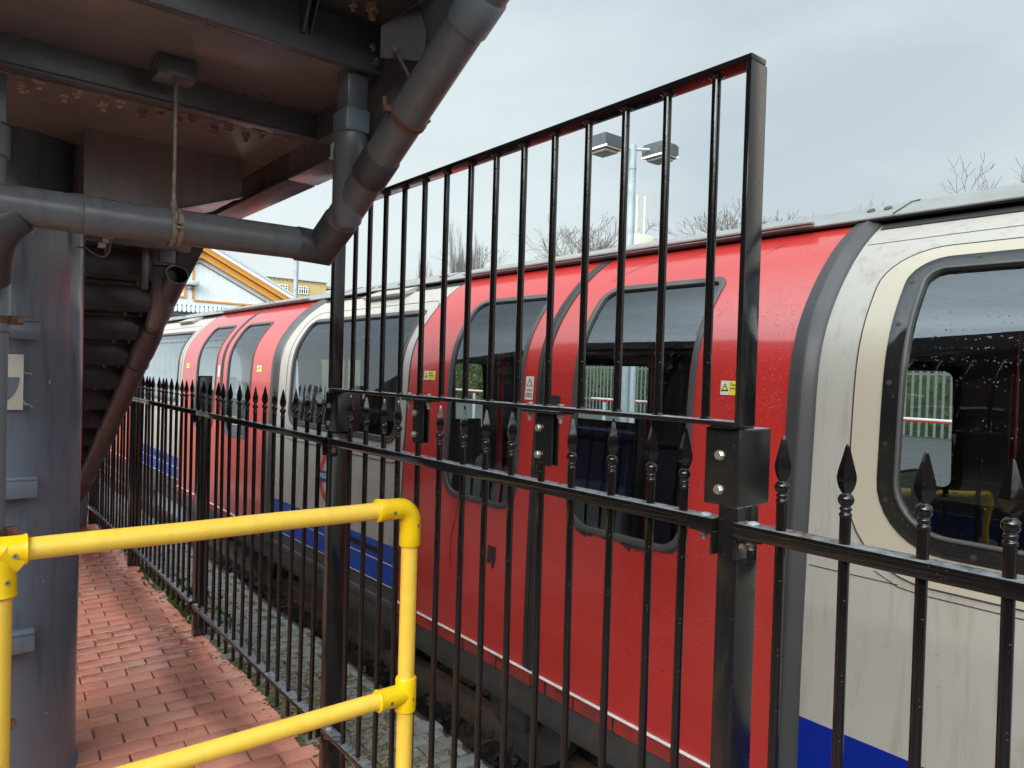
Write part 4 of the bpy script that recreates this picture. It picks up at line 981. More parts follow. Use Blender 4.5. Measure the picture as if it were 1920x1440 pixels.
b = B(); b.box(0.512, 0.524, 2.15-pr_-0.016, 2.15-pr_+0.002, PZ-0.012, PZ-0.006, 0.001); b.box(0.513, 0.520, 2.15-pr_-0.02, 2.15-pr_+0.002, PZ+0.0, PZ+0.01, 0.001); b.build('clamp_lug', 'clamp_tan', DPp)
b = B(); b.cyl((0.516, 2.15, PZ+pr_), (0.516, 2.15, 2.386), 0.0052, 12); b.tube([(0.516, 2.15, PZ+pr_+0.002), (0.516, 2.15, PZ+pr_+0.022)], [0.0085, 0.008], 10); b.tube([(0.516, 2.15, 2.374), (0.516, 2.15, 2.386)], [0.009, 0.009], 6); b.build('hanger_rod', 'clamp_tan', DPp)
# bend at the left end turning down to the ground pipe
b = B(); pts = []
for k in range(8):
    t = R(90*k/7); pts.append((0.20-0.09*math.sin(t)+0.0, 2.15+0.11*(1-math.cos(t)), PZ-0.12*(1-math.cos(t))-0.02))
b.tube([(0.165, 2.15, PZ-0.02), (0.135, 2.16, PZ-0.045), (0.115, 2.19, PZ-0.08), (0.110, 2.24, PZ-0.125), (0.110, 2.28, PZ-0.17)], [0.046, 0.050, 0.0515, 0.0515, 0.0525], 28); b.build('bend', 'pvc_brown', DPp, 60)

DG = thing('vertical_downpipe', 'upright blue-grey downpipe held by rusty clamps at the left side of the column', 'drainpipe', (0.11, 2.32, 0))
b = B(); b.tube([(0.112, 2.34, 0.0), (0.112, 2.34, PZ-0.165)], 0.0485, 32); b.build('pipe', 'pvc_blue', DG)
b = B(); b.tube([(0.112, 2.34, PZ-0.31), (0.112, 2.34, PZ-0.305), (0.112, 2.34, PZ-0.17), (0.112, 2.34, PZ-0.165)], [0.0485, 0.0525, 0.0525, 0.049], 32); b.build('socket', 'pvc_blue', DG)
b = B(); b.tube([(0.108, 2.42, 2.02), (0.108, 2.42, 2.14)], 0.048, 30); b.tube([(0.108, 2.42, 2.14), (0.108, 2.42, 2.145), (0.108, 2.42, 2.225), (0.108, 2.42, 2.23)], [0.049, 0.055, 0.055, 0.049], 30); b.box(0.065, 0.15, 2.38, 2.46, 2.2305, 2.36, 0.003); b.build('pipe', 'pvc_blue', DG)
for z in (1.70, 1.135, 0.61):
    cl, c, u, v, d = clamp((0.112, 2.34, z), (0, 0, 1), 0.049, 'rustclamp', DG, 0.010)
    b = B(); b.box(0.159, 0.192, 2.325, 2.345, z-0.012, z+0.012, 0.003); b.hexbolt((0.184, 2.325, z), (0, -1, 0), 0.010, 0.010); b.build('clamp_lug', 'rustclamp', cl)
    b = B(); b.box(0.12, 0.15, 2.38, 3.02, z-0.012, z+0.012, 0.002); b.build('stand_off', 'steel_grey', cl)

DS = thing('sloping_drainpipe', 'dark sloping drainpipe with an open mouth following the lower stair flight', 'drainpipe', (1.0, 4.1, 2.0))
A0 = Vector((1.0, 4.06, 2.062)); A1 = Vector((1.0, 6.95, 2.062-2.89*0.535)); dd = (A1-A0).normalized()
# hollow mouth
b = B(); rg = []
def ring_pts(c, r, n=36):
    u_ = dd.cross(Vector((1, 0, 0))).normalized(); w_ = dd.cross(u_); return [c+u_*(r*math.cos(2*math.pi*k/n))+w_*(r*math.sin(2*math.pi*k/n)) for k in range(n+1)]
b.grid([ring_pts(A0+dd*0.6, 0.0525), ring_pts(A0+dd*0.30, 0.0525), ring_pts(A0+dd*0.30, 0.056), ring_pts(A0, 0.056), ring_pts(A0, 0.0535), ring_pts(A0+dd*0.9, 0.050)]); b.build('open_socket', 'pvc_brown', DS)
b = B(); b.grid([ring_pts(A0+dd*0.0, 0.0565), ring_pts(A0-dd*0.002, 0.055), ring_pts(A0-dd*0.0, 0.053)]); b.build('mouth_rim', 'galv', DS)
b = B(); b.tube([A0+dd*0.55, A0+dd*0.6, A1], [0.056, 0.060, 0.060], 32); b.build('sloping_pipe', 'pvc_brown', DS)
for q in (0.62, 1.95, 2.75):
    b = B(); b.tube([A0+dd*q, A0+dd*(q+0.01), A0+dd*(q+0.26), A0+dd*(q+0.27)], [0.0605, 0.0645, 0.0645, 0.0605], 32); b.build('socket', 'pvc_brown', DS)
clamp(A0+dd*1.0, dd, 0.0615, 'rod', DS, 0.006); clamp(A0+dd*2.9, dd, 0.0615, 'rod', DS, 0.006)
b = B(); b.tube([A0+dd*3.2, A1+dd*0.5, (1.0, 7.55, 0.0)], [0.0505, 0.0505, 0.0505], 24); b.build('sloping_pipe', 'pvc_brown', DS)
b = B(); b.box(0.905, 1.0, 4.12, 4.22, 2.11, 2.30, 0.004); b.build('square_outlet', 'steel_blue', DS)
b = B(); b.box(0.925, 1.0, 4.10, 4.16, 2.125, 2.24, 0.003); b.build('square_socket', 'pvc_blue', DS)
b = B(); b.tube([(0.965, 4.18, 2.11), (0.97, 4.19, 2.02), (0.985, 4.30, 1.90), (0.99, 4.45, 1.83)], [0.062, 0.062, 0.062, 0.055], 24); b.build('branch_pipe', 'pvc', DS)
b = B(); b.box(0.83, 0.86, 4.05, 4.06, 1.97, 2.26, 0.001); b.build('hanger_strap', 'steel_blue', DS)
b = B(); b.box(0.93, 1.06, 6.15, 6.2, 1.42, 1.62, 0.004); b.box(0.925, 1.065, 6.14, 6.21, 1.30, 1.415, 0.006); b.build('square_socket', 'pvc_blue', DS)

CB = thing('cable_junction', 'little white cable clips and looped cable hanging beside the column under the cross pipe', 'cable', (0.5, 3.2, 2.05))
b = B(); b.tube([(0.44, 3.25, 2.035)] + [(0.44+0.10*math.sin(R(t)), 3.20, 2.06-0.045*math.sin(R(t*2))*1.0-0.012) for t in range(10, 91, 10)] + [(0.545, 3.2, 2.10)], 0.0035, 8); b.build('looped_cable', 'cable', CB)
for x, z in ((0.520, 2.065), (0.535, 2.085), (0.548, 2.10), (0.508, 2.045)):
    b = B(); b.box(x-0.012, x+0.012, 3.17, 3.2, z-0.009, z+0.009, 0.002); b.build('clip', 'white_pl', CB)
# ------------------------------------------------------------------ ground
def vcol_mat(name, cols, rough, wet=None, bumps=None, puddle=None):
    """paver material: per-brick tint from a face attribute, noise dirt, wet patches with lower roughness"""
    m, t, b = newmat(name)
    at = t.nodes.new('ShaderNodeAttribute'); at.attribute_name = 'tint'
    sep = t.nodes.new('ShaderNodeSeparateColor'); t.links.new(at.outputs['Color'], sep.inputs[0])
    col = mix_rgb(t, sep.outputs[0], cols[0], cols[1])
    col = mix_rgb(t, math_(t, 'MULTIPLY', sep.outputs[1], 0.8), col, cols[2])
    n1 = tex(t, (1, 1, 1), 'Noise', 9, 8, 0.65); col = mix_rgb(t, ramp(t, n1.outputs['Fac'], 0.5, 0.75, 0, 0.7), col, cols[3])
    n3 = tex(t, (1, 1, 1), 'Noise', 160, 3, 0.6); col = mix_rgb(t, ramp(t, n3.outputs['Fac'], 0.35, 0.7, 0, 0.35), col, cols[3])
    if puddle:                                           # darker strip along the railing
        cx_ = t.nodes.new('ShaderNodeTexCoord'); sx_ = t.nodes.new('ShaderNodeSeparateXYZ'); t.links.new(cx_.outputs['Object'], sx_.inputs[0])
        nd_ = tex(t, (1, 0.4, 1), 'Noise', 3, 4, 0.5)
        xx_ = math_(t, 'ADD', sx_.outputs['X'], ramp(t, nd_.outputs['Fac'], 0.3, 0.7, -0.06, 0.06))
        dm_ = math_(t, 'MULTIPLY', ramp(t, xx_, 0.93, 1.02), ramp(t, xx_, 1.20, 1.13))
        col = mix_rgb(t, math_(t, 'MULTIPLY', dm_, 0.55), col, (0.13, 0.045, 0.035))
    t.links.new(col, b.inputs['Base Color'])
    n2 = tex(t, (1, 1, 1), 'Noise', 1.7, 5, 0.6)
    r_ = ramp(t, n2.outputs['Fac'], wet[0], wet[1], rough[0], rough[1]) if wet else rough[1]
    if puddle:                                           # standing water round one low spot of the path
        c_ = t.nodes.new('ShaderNodeTexCoord'); vd_ = t.nodes.new('ShaderNodeVectorMath'); vd_.operation = 'DISTANCE'
        vd_.inputs[1].default_value = puddle; t.links.new(c_.outputs['Object'], vd_.inputs[0])
        q_ = math_(t, 'ADD', vd_.outputs['Value'], math_(t, 'MULTIPLY', n1.outputs['Fac'], 0.35))
        wetf = ramp(t, q_, 0.60, 0.52); t.links.new(wetf, b.inputs['Coat Weight']); b.inputs['Coat Roughness'].default_value = 0.03; b.inputs['Coat IOR'].default_value = 1.6; r_ = math_(t, 'MULTIPLY', r_, ramp(t, wetf, 0, 1, 1.0, 0.12))
    if wet: t.links.new(r_, b.inputs['Roughness'])
    else: b.inputs['Roughness'].default_value = rough[1]
    bn = tex(t, (1, 1, 1), 'Noise', 180, 4)
    t.links.new(bump(t, bn.outputs['Fac'], bumps[0], bumps[1]), b.inputs['Normal'])
    return m
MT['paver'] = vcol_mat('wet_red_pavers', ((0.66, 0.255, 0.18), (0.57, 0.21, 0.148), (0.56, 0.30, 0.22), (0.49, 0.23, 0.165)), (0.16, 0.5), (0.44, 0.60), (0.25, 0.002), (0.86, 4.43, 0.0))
MT['setts'] = vcol_mat('grey_platform_setts', ((0.165, 0.18, 0.178), (0.125, 0.138, 0.138), (0.13, 0.13, 0.09), (0.075, 0.08, 0.055)), (0.3, 0.65), (0.45, 0.6), (0.5, 0.003))
MT['joint'] = paint('sandy_joint', (0.20, 0.15, 0.10), (0.10, 0.085, 0.05), 0.7, 0.9, 14, bumps=(90, 0.8, 0.004))
MT['joint2'] = paint('mossy_joint', (0.04, 0.042, 0.032), (0.06, 0.075, 0.02), 0.7, 0.9, 10, bumps=(90, 0.8, 0.004))
MT['water'] = paint('shallow_puddle', (0.16, 0.06, 0.045), None, 0.02, 0.03, 2, bumps=(6, 0.02, 0.002))
MT['ballast'] = paint('dark_ballast', (0.060, 0.052, 0.046), (0.03, 0.026, 0.023), 0.6, 0.85, 12, bumps=(50, 0.7, 0.01))
MT['stone'] = paint('ballast_stone', (0.085, 0.075, 0.066), (0.04, 0.034, 0.03), 0.45, 0.7, 8, bumps=(60, 0.5, 0.004))
MT['railsteel'] = paint('rusty_rail', (0.15, 0.105, 0.08), (0.09, 0.066, 0.054), 0.5, 0.7, 9, bumps=(80, 0.4, 0.002))
MT['earth'] = paint('platform_edge_earth', (0.05, 0.045, 0.035), (0.035, 0.04, 0.02), 0.8, 0.95, 9, bumps=(40, 0.8, 0.01))
MT['galv_dull'] = paint('dull_galvanised_pale', (0.115, 0.135, 0.14), (0.085, 0.10, 0.105), 0.5, 0.7, 9)
MT['asphalt'] = paint('wet_platform_asphalt', (0.09, 0.095, 0.10), (0.07, 0.072, 0.075), 0.35, 0.6, 4, bumps=(90, 0.3, 0.003))
MT['grass'] = paint('bank_grass', (0.06, 0.09, 0.02), (0.04, 0.055, 0.02), 0.8, 0.95, 3)
MT['leaf'] = paint('weed_leaf', (0.10, 0.19, 0.03), (0.07, 0.13, 0.025), 0.5, 0.7, 20)
MT['twig'] = paint('dead_twig', (0.13, 0.085, 0.05), (0.06, 0.04, 0.03), 0.7, 0.9, 30)
MT['deadleaf'] = paint('dead_leaf', (0.34, 0.22, 0.09), (0.16, 0.09, 0.045), 0.6, 0.8, 35)
MT['moss'] = paint('moss', (0.10, 0.10, 0.025), (0.09, 0.075, 0.035), 0.9, 0.95, 60, bumps=(200, 0.8, 0.004))
MT['grit'] = paint('pale_grit', (0.4, 0.34, 0.24), (0.25, 0.2, 0.13), 0.7, 0.8, 60)
def pavers(name, mat, x0, x1, y0, y1, lx, ly, gap, rot, jm, zt=0.0, hh=0.012, shift=None, clipx=None, clipline=None):
    b = B(); lay = b.m.loops.layers.color.new('tint'); c, s = math.cos(rot), math.sin(rot)
    cx, cy = (x0+x1)/2, (y0+y1)/2; wx = (x1-x0)/2+lx; wy = (y1-y0)/2+lx
    ny = int(2*wy/ly)+2
    for j in range(ny):
        vy = -wy+j*ly; o = (j % 2)*lx/2 + rnd.uniform(-0.006, 0.006)
        nx = int(2*wx/lx)+2
        for i in range(nx):
            vx = -wx+i*lx+o
            def W(px, py): return (cx+px*c-py*s, cy+px*s+py*c)
            ctr = W(vx+lx/2, vy+ly/2)
            xa = 9 if clipline else x1
            if not (x0 <= ctr[0] <= xa and y0 <= ctr[1] <= y1): continue
            if clipline and ctr[0]-lx/2 > clipline(ctr[1])-0.035: continue
            g = gap*rnd.uniform(0.35, 0.75); ge = gap*rnd.uniform(0.7, 1.5)
            a0, a1, c0, c1 = vx+ge/2, vx+lx-ge/2, vy+g/2, vy+ly-g/2
            dz = rnd.uniform(-0.0014, 0.0014)+zt; tx, ty = rnd.uniform(-0.006, 0.006), rnd.uniform(-0.01, 0.01); jr = rnd.uniform(-0.006, 0.006)
            e = 0.0035
            def P(px, py, z):
                qx, qy = px-(a0+a1)/2, py-(c0+c1)/2
                wpt = W(px-qy*jr, py+qx*jr)
                if clipline: wpt = (min(wpt[0], clipline(wpt[1])), wpt[1])
                return (wpt[0], wpt[1], z+dz+(qx*tx+qy*ty if z > -0.02 else 0))
            def oct_(m_, z):
                k = 0.004+m_
                return [b.m.verts.new(P(px, py, z)) for px, py in ((a0+m_+k*.6, c0+m_), (a1-m_-k*.6, c0+m_), (a1-m_, c0+m_+k*.6), (a1-m_, c1-m_-k*.6), (a1-m_-k*.6, c1-m_), (a0+m_+k*.6, c1-m_), (a0+m_, c1-m_-k*.6), (a0+m_, c0+m_+k*.6))]
            r0_, r1_, r2_, r3_ = oct_(0, -hh-0.03), oct_(0, -e), oct_(e*0.35, -e*0.3), oct_(e, 0)
            fs = []
            for q, w in ((r0_, r1_), (r1_, r2_), (r2_, r3_)):
                for k in range(8): fs.append(b.m.faces.new((q[k], q[(k+1) % 8], w[(k+1) % 8], w[k])))
            fs.append(b.m.faces.new(r3_))
            tint = (rnd.random(), rnd.random()**3, 0, 1)
            for fc in fs:
                for lp in fc.loops: lp[lay] = tint
    return b.build(name, mat, None, 30, clean=False)
MT['concrete'] = paint('damp_concrete', (0.13, 0.12, 0.11), (0.10, 0.095, 0.085), 0.5, 0.7, 3, bumps=(60, 0.3, 0.003))
# long sheet of ground reaching the horizon, well below the track
b = B(); b.box(-260, 320, -200, 420, -1.2, -0.80); tag(b.build('ground', 'earth'), kind='structure')
edge = lambda y: 1.275+0.008*math.sin(y*7.3)+0.006*math.sin(y*19)
b = B(); b.box(-8, -0.95, -12, 30, -0.8, 0.0); b.box(-0.949, 1.2, -12, 1.45, -0.8, 0.0); tag(b.build('forecourt', 'concrete'), kind='structure')
b = B(); b.box(-0.94, 1.50, 1.46, 30, -0.8, -0.022)
b.grid([[(-0.9+i*0.1, 1.5+j*0.12, -0.0085+rnd.uniform(-0.003, 0.002)) for i in range(25)] for j in range(90)])
tag(b.build('path_bed', 'joint'), kind='structure')
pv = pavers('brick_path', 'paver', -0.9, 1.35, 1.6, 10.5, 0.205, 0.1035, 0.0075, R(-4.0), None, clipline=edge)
tag(pv, kind='structure')
b = B(); b.box(1.50, 1.768, -3, 24, -0.8, -0.014); tag(b.build('platform_edge', 'joint2'), kind='structure')
b = B(); b.grid([[(1.24+i*0.04 if i < 13 else 1.768, -1+j*0.1, -0.0075+rnd.uniform(-0.004, 0.003)) for i in range(14)] for j in range(120)]); tag(b.build('platform_bed', 'joint2'), kind='structure')
st_ = pavers('platform_setts', 'setts', 1.33, 1.735, 1.2, 12, 0.19, 0.084, 0.011, R(-4.0), None, zt=0.0005)
tag(st_, kind='structure')
b = B()
for j in range(70):
    y = 0.8+j*0.18; b.box(1.735+rnd.uniform(-.004, .004), 1.776+rnd.uniform(-0.008, 0.008), y+0.003, y+0.176, -0.09, -0.002+rnd.uniform(-0.003, 0.003), 0.006)
lay = b.m.loops.layers.color.new('tint')
for fc in b.m.faces:
    q = rnd.random()
    for lp in fc.loops: lp[lay] = (q*0.6, 0.4, 0, 1)
tag(b.build('platform_coping', 'setts', None, 30), kind='structure')
b = B(); b.box(1.769, 9.6, -4, 30, -0.8, -0.66); 
b.grid([[(1.77+i*0.1, -2+j*0.1, -0.62+rnd.uniform(-0.02, 0.02)) for i in range(40)] for j in range(170)]); tag(b.build('trackbed', 'ballast'), kind='structure')
b = B()
for _ in range(2600):
    x = rnd.uniform(1.8, 3.4) if rnd.random() < 0.8 else rnd.uniform(3.4, 6); y = rnd.uniform(1.5, 8.5); r_ = rnd.uniform(0.014, 0.034)
    ic = bmesh.ops.create_icosphere(b.m, subdivisions=1, radius=r_); sx_, sy_, sz_ = rnd.uniform(.7, 1.3), rnd.uniform(.7, 1.3), rnd.uniform(.5, .9); rot = Matrix.Rotation(rnd.uniform(0, 6.28), 3, 'Z') @ Matrix.Rotation(rnd.uniform(-.7, .7), 3, 'X')
    for v in ic['verts']:
        q = v.co*rnd.uniform(0.85, 1.15); v.co = rot @ Vector((q.x*sx_, q.y*sy_, q.z*sz_)) + Vector((x, y, -0.612+r_*0.4))
tag(b.build('ballast_stones', 'stone', None, 20), kind='stuff')
def rail(x, z, label):
    b = B(); prof = [(-0.035, 0), (-0.033, -0.028), (-0.008, -0.038), (-0.008, -0.11), (-0.065, -0.13), (-0.065, -0.14), (0.065, -0.14), (0.065, -0.13), (0.008, -0.11), (0.008, -0.038), (0.033, -0.028), (0.035, 0)]
    b.prism([(x+a, -4, z+c) for a, c in prof], (0, 34, 0)); o = b.build('running_rail', 'railsteel'); tag(o, label, 'rail')
rail(2.73, -0.47, 'rusty running rail under the near wheels of the train')
rail(4.20, -0.47, 'rusty running rail under the far wheels of the train')
b = B(); b.box(2.19, 2.28, -4, 30, -0.53, -0.43, 0.008); o = b.build('conductor_rail', 'railsteel'); tag(o, 'broad brown conductor rail between the setts and the train', 'rail')
b = B()
b.box(1.93, 2.04, -4, 30, -0.62, -0.52, 0.01); tag(b.build('cable_trough', 'railsteel'), 'low brown trough lying along the foot of the platform edge', 'cable trough')
for i in range(7):
    b = B(); y = 2.0+i*0.75; b.box(2.15, 4.9, y-0.125, y+0.125, -0.72, -0.61, 0.008); tag(b.build('sleeper', 'railsteel'), 'dark timber sleeper lying under the rails in the ballast', 'sleeper', 'sleepers under the track')
# weeds, moss, dead leaves and twigs on the platform edge
b = B()
for _ in range(620):
    y = rnd.uniform(2.2, 8); x = edge(y)+rnd.uniform(-0.05, 0.05); r_ = rnd.uniform(0.004, 0.013)
    ic = bmesh.ops.create_icosphere(b.m, subdivisions=1, radius=r_)
    for v in ic['verts']: v.co = Vector((v.co.x*rnd.uniform(.8, 1.6), v.co.y*rnd.uniform(.8, 1.6), v.co.z*0.35)) + Vector((x, y, -0.002))
for _ in range(2600):
    y = rnd.choice((rnd.gauss(3.0, 0.5), rnd.gauss(3.2, 0.25), rnd.uniform(1.8, 6))); x = rnd.uniform(1.27, 1.62); r_ = rnd.uniform(0.003, 0.009)
    ic = bmesh.ops.create_icosphere(b.m, subdivisions=1, radius=r_)
    for v in ic['verts']: v.co = Vector((v.co.x*rnd.uniform(.8, 2.0), v.co.y*rnd.uniform(.8, 2.0), v.co.z*0.35)) + Vector((x, y, 0.0))
tag(b.build('moss', 'moss', None, 60), kind='stuff')
b = B()
for (cx, cy, n_, h) in ((1.31, 5.0, 46, 0.13), (1.30, 4.75, 36, 0.12), (1.33, 4.55, 26, 0.09), (1.36, 5.3, 30, 0.11), (1.30, 5.6, 26, 0.10), (1.45, 4.6, 20, 0.07), (1.31, 5.9, 22, 0.1), (1.5, 5.1, 22, 0.06)):
    for _ in range(n_):
        a = rnd.uniform(0, 6.28); x = cx+rnd.gauss(0, 0.03); y = cy+rnd.gauss(0, 0.08); l = h*rnd.uniform(0.4, 1.1); w = rnd.uniform(0.003, 0.009); d = Vector((math.cos(a), math.sin(a), 0)); n = Vector((-d.y, d.x, 0))
        p = Vector((x, y, -0.005)); m_ = p+d*l*0.25+Vector((0, 0, l*0.7)); t_ = p+d*l*0.75+Vector((0, 0, l*rnd.uniform(0.5, 0.95)))
        v = [b.m.verts.new(q) for q in (p-n*w*.4, p+n*w*.4, m_+n*w, t_, m_-n*w)]; b.m.faces.new(v)
tag(b.build('weeds', 'leaf', None, 60, clean=False), kind='stuff')
b = B()
for _ in range(900):
    y = rnd.choice((rnd.gauss(3.1, 0.45), rnd.uniform(1.8, 5.5))); x = rnd.uniform(1.29, 1.72); a = rnd.uniform(0, 6.28); l = rnd.uniform(0.004, 0.013); w = l*rnd.uniform(.5, .9)
    d = Vector((math.cos(a), math.sin(a), rnd.uniform(-.3, .3))); n = Vector((-d.y, d.x, rnd.uniform(-.3, .3))); p = Vector((x, y, rnd.uniform(0.003, 0.010)))
    b.m.faces.new([b.m.verts.new(q) for q in (p-d*l, p-n*w*.7, p+d*l*.3-n*w, p+d*l, p+n*w)])
tag(b.build('dead_leaves', 'deadleaf', None, 60, clean=False), kind='stuff')
b = B()
for _ in range(60):
    y = rnd.choice((rnd.gauss(3.1, 0.4), rnd.uniform(2.2, 5))); x = rnd.uniform(1.3, 1.7); a = rnd.uniform(0, 6.28); l = rnd.uniform(0.04, 0.18); pts = []; q = Vector((x, y, 0.008))
    for k in range(5): pts.append(q.copy()); a += rnd.uniform(-.6, .6); q += Vector((math.cos(a)*l/4, math.sin(a)*l/4, rnd.uniform(-0.004, 0.012)))
    pts = [Vector((min(p.x, 1.85), p.y, max(p.z, 0.004))) for p in pts]; b.tube(pts, 0.0012, 5)
for (x, y) in ((1.77, 3.72), (1.76, 3.42)):
    b.tube([(x, y, 0), (x+0.02, y-0.02, 0.03), (x+0.02, y-0.07, 0.05), (x+0.0, y-0.10, 0.035), (x+0.02, y-0.05, 0.02)], 0.0015, 5)
tag(b.build('twigs', 'twig', None, 60), kind='stuff')
b = B()
for _ in range(160):
    y = rnd.uniform(1.9, 7); x = rnd.uniform(0.45, 1.7) if rnd.random() < .25 else rnd.uniform(1.3, 1.72)
    ic = bmesh.ops.create_icosphere(b.m, subdivisions=1, radius=rnd.uniform(0.0015, 0.0045))
    for v in ic['verts']: v.co = v.co + Vector((x, y, 0.003))
tag(b.build('grit', 'grit', None, 60), kind='stuff')
# ------------------------------------------------------------------ far platform, palisade fence, bank
b = B(); b.box(5.9, 20.8, -6, 60, -0.8, 0.22); tag(b.build('far_platform', 'asphalt'), kind='structure')
b = B(); b.box(5.88, 6.06, -6, 60, 0.10, 0.226); tag(b.build('platform_edge_stones', 'white'), kind='structure')
b = B(); b.box(6.2, 6.27, -6, 60, 0.2, 0.2245); tag(b.build('yellow_line', 'lab_yellow'), kind='structure')
PF = thing('palisade_fence', 'pale galvanised palisade fence seen through the train windows on the far platform', 'fence', (20, 8, 0.2))
pale = None
for i in range(96):
    y = 4.0+i*0.185
    if pale is None:
        b = B(); b.prism([(20.0, y-0.032, 0.25), (20.0, y+0.032, 0.25), (20.0, y+0.032, 2.15), (20.0, y, 2.25), (20.0, y-0.032, 2.15)], (0.012, 0, 0)); pale = b.build('pale', 'galv_dull', PF); y00 = y
    else: dup(pale, PF, (0, y-y00, 0))
b = B(); b.box(20.02, 20.06, 3.2, 24, 0.65, 0.70); b.box(20.02, 20.06, 3.2, 24, 1.85, 1.90); b.build('fence_rail', 'galv_dull', PF)
def foliage(name, mat, n_, x0, x1, y0, y1, z0, z1, sz):
    b = B()
    for _ in range(n_):
        c = Vector((rnd.uniform(x0, x1), rnd.uniform(y0, y1), 0)); hmax = z0+(z1-z0)*(0.55+0.45*math.sin(c.y*1.3)*math.sin(c.y*0.47+1)); c.z = rnd.uniform(z0, max(hmax, z0+.3))
        a = Vector((rnd.gauss(0, 1), rnd.gauss(0, 1), rnd.gauss(0, 1))).normalized(); u_ = a.orthogonal().normalized(); v_ = a.cross(u_); s_ = sz*rnd.uniform(.5, 1.3)
        b.m.faces.new([b.m.verts.new(q) for q in (c-u_*s_, c-v_*s_*.6, c+u_*s_, c+v_*s_*.6)])
    return b.build(name, mat, None, 60, clean=False)
tag(foliage('hedge_leaves', 'grass', 16000, 20.6, 22.4, 2.5, 34, 0.2, 5.0, 0.10), kind='stuff')
b = B(); b.box(21.4, 27, -4, 60, -0.5, 3.6, 0.3); tag(b.build('bank', 'grass'), kind='structure')
for k, (x, y) in enumerate(((9.0, 3.4), (9.0, 8.0), (9.0, 13.0))):
    P = thing('banded_rail', ('red and white banded rail on posts seen through the nearest train window', 'red and white banded rail on posts seen through the nearest door window', 'red and white banded rail on posts farthest along the far platform')[k], 'barrier', (x, y, 0.22), 'banded rails on the far platform')
    b = B(); b.box(x-0.03, x+0.03, y-0.9, y+0.9, 1.16, 1.20, 0.01); b.build('rail', 'roundel_red', P)
    b = B(); b.box(x-0.035, x+0.02, y-0.9, y+0.9, 1.185, 1.21, 0.005); b.build('white_band', 'white', P)
    for dy in (-0.6, 0.6):
        b = B(); b.cyl((x, y+dy, 0.22), (x, y+dy, 1.14), 0.035, 10); b.build('leg', 'galv', P)

# ------------------------------------------------------------------ station gable, awning cresting, brick flats
MT['board_white'] = paint('pale_weatherboard', (0.60, 0.64, 0.66), (0.54, 0.58, 0.60), 0.6, 0.7, 2)
MT['ochre'] = paint('ochre_bargeboard', (0.56, 0.24, 0.035), (0.50, 0.21, 0.03), 0.5, 0.6, 2)
MT['ochre_dk'] = paint('dark_ochre_moulding', (0.26, 0.11, 0.02), None, 0.5, 0.6, 2)
MT['brown_bat'] = paint('brown_batten', (0.20, 0.13, 0.085), None, 0.6, 0.7, 2)
MT['slate'] = paint('grey_roof_edge', (0.40, 0.45, 0.47), (0.33, 0.37, 0.39), 0.5, 0.6, 3)
m_, t_, b_ = newmat('yellow_stock_brick')
c_ = t_.nodes.new('ShaderNodeTexCoord'); br_ = t_.nodes.new('ShaderNodeTexBrick'); br_.inputs['Scale'].default_value = 1.0
br_.inputs['Brick Width'].default_value = 0.225; br_.inputs['Row Height'].default_value = 0.075; br_.inputs['Mortar Size'].default_value = 0.008
br_.inputs['Color1'].default_value = (0.47, 0.33, 0.135, 1); br_.inputs['Color2'].default_value = (0.39, 0.27, 0.11, 1); br_.inputs['Mortar'].default_value = (0.40, 0.33, 0.2, 1)
mpn = t_.nodes.new('ShaderNodeMapping'); mpn.inputs['Rotation'].default_value = (R(90), 0, 0)
t_.links.new(c_.outputs['Object'], mpn.inputs[0]); t_.links.new(mpn.outputs[0], br_.inputs['Vector']); t_.links.new(br_.outputs['Color'], b_.inputs['Base Color']); b_.inputs['Roughness'].default_value = 0.85
MT['brick_y'] = m_
GY = 30.0
def gz(z): return 1.6+(z-1.6)*GY/18
def gx(x): return x*GY/18
ST = thing('station_building', 'white boarded station gable with ochre bargeboards beyond the train roof', 'building', (8.2, GY+5, 0))
ax_, az_ = 8.2, 6.484; sl = -0.497
ex = 13.0; ez = az_+sl*(ex-ax_)
lx_ = 2*ax_-ex
b = B(); b.prism([(lx_+.2, GY, 0.2), (ex-.2, GY, 0.2), (ex-.2, GY, ez-0.1), (ax_, GY, az_-0.2), (lx_+.2, GY, ez-0.1)], (0, 10, 0)); b.build('wall', 'board_white', ST)
b = B()
for i in range(44):
    x = lx_+0.4+i*0.19; zt = az_-0.3+sl*abs(x-ax_)
    b.box(x-0.003, x+0.003, GY-0.004, GY-0.001, 0.3, zt)
b.build('board_joint', 'slate', ST)
def band(name, m, d0, d1, y0, y1):
    b = B()
    for sg in (1, -1):
        b.prism([(ax_, y0, az_-d0), (ax_+sg*(ex-ax_), y0, az_-d0+sl*(ex-ax_)), (ax_+sg*(ex-ax_), y0, az_-d1+sl*(ex-ax_)), (ax_, y0, az_-d1)], (0, y1-y0, 0))
    return b.build(name, m, ST)
band('roof_edge', 'slate', 0.0, 0.10, GY-0.45, GY+10.3)
band('white_fascia', 'white', 0.101, 0.25, GY-0.40, GY-0.2)
band('bargeboard', 'ochre', 0.251, 0.45, GY-0.36, GY-0.22)
band('bargeboard', 'ochre', 0.475, 0.74, GY-0.24, GY-0.12)
band('moulding', 'ochre_dk', 0.45, 0.475, GY-0.38, GY-0.15)
band('moulding', 'ochre_dk', 0.335, 0.350, GY-0.375, GY-0.359)
band('batten', 'brown_bat', 0.89, 0.94, GY-0.05, GY-0.0095)
b = B(); b.box(7.94, 8.01, GY-0.05, GY-0.009, gz(3.12), az_-1.06); b.box(8.01, 11.2, GY-0.05, GY-0.009, gz(3.06), gz(3.06)+0.07); b.build('batten', 'ochre', ST)
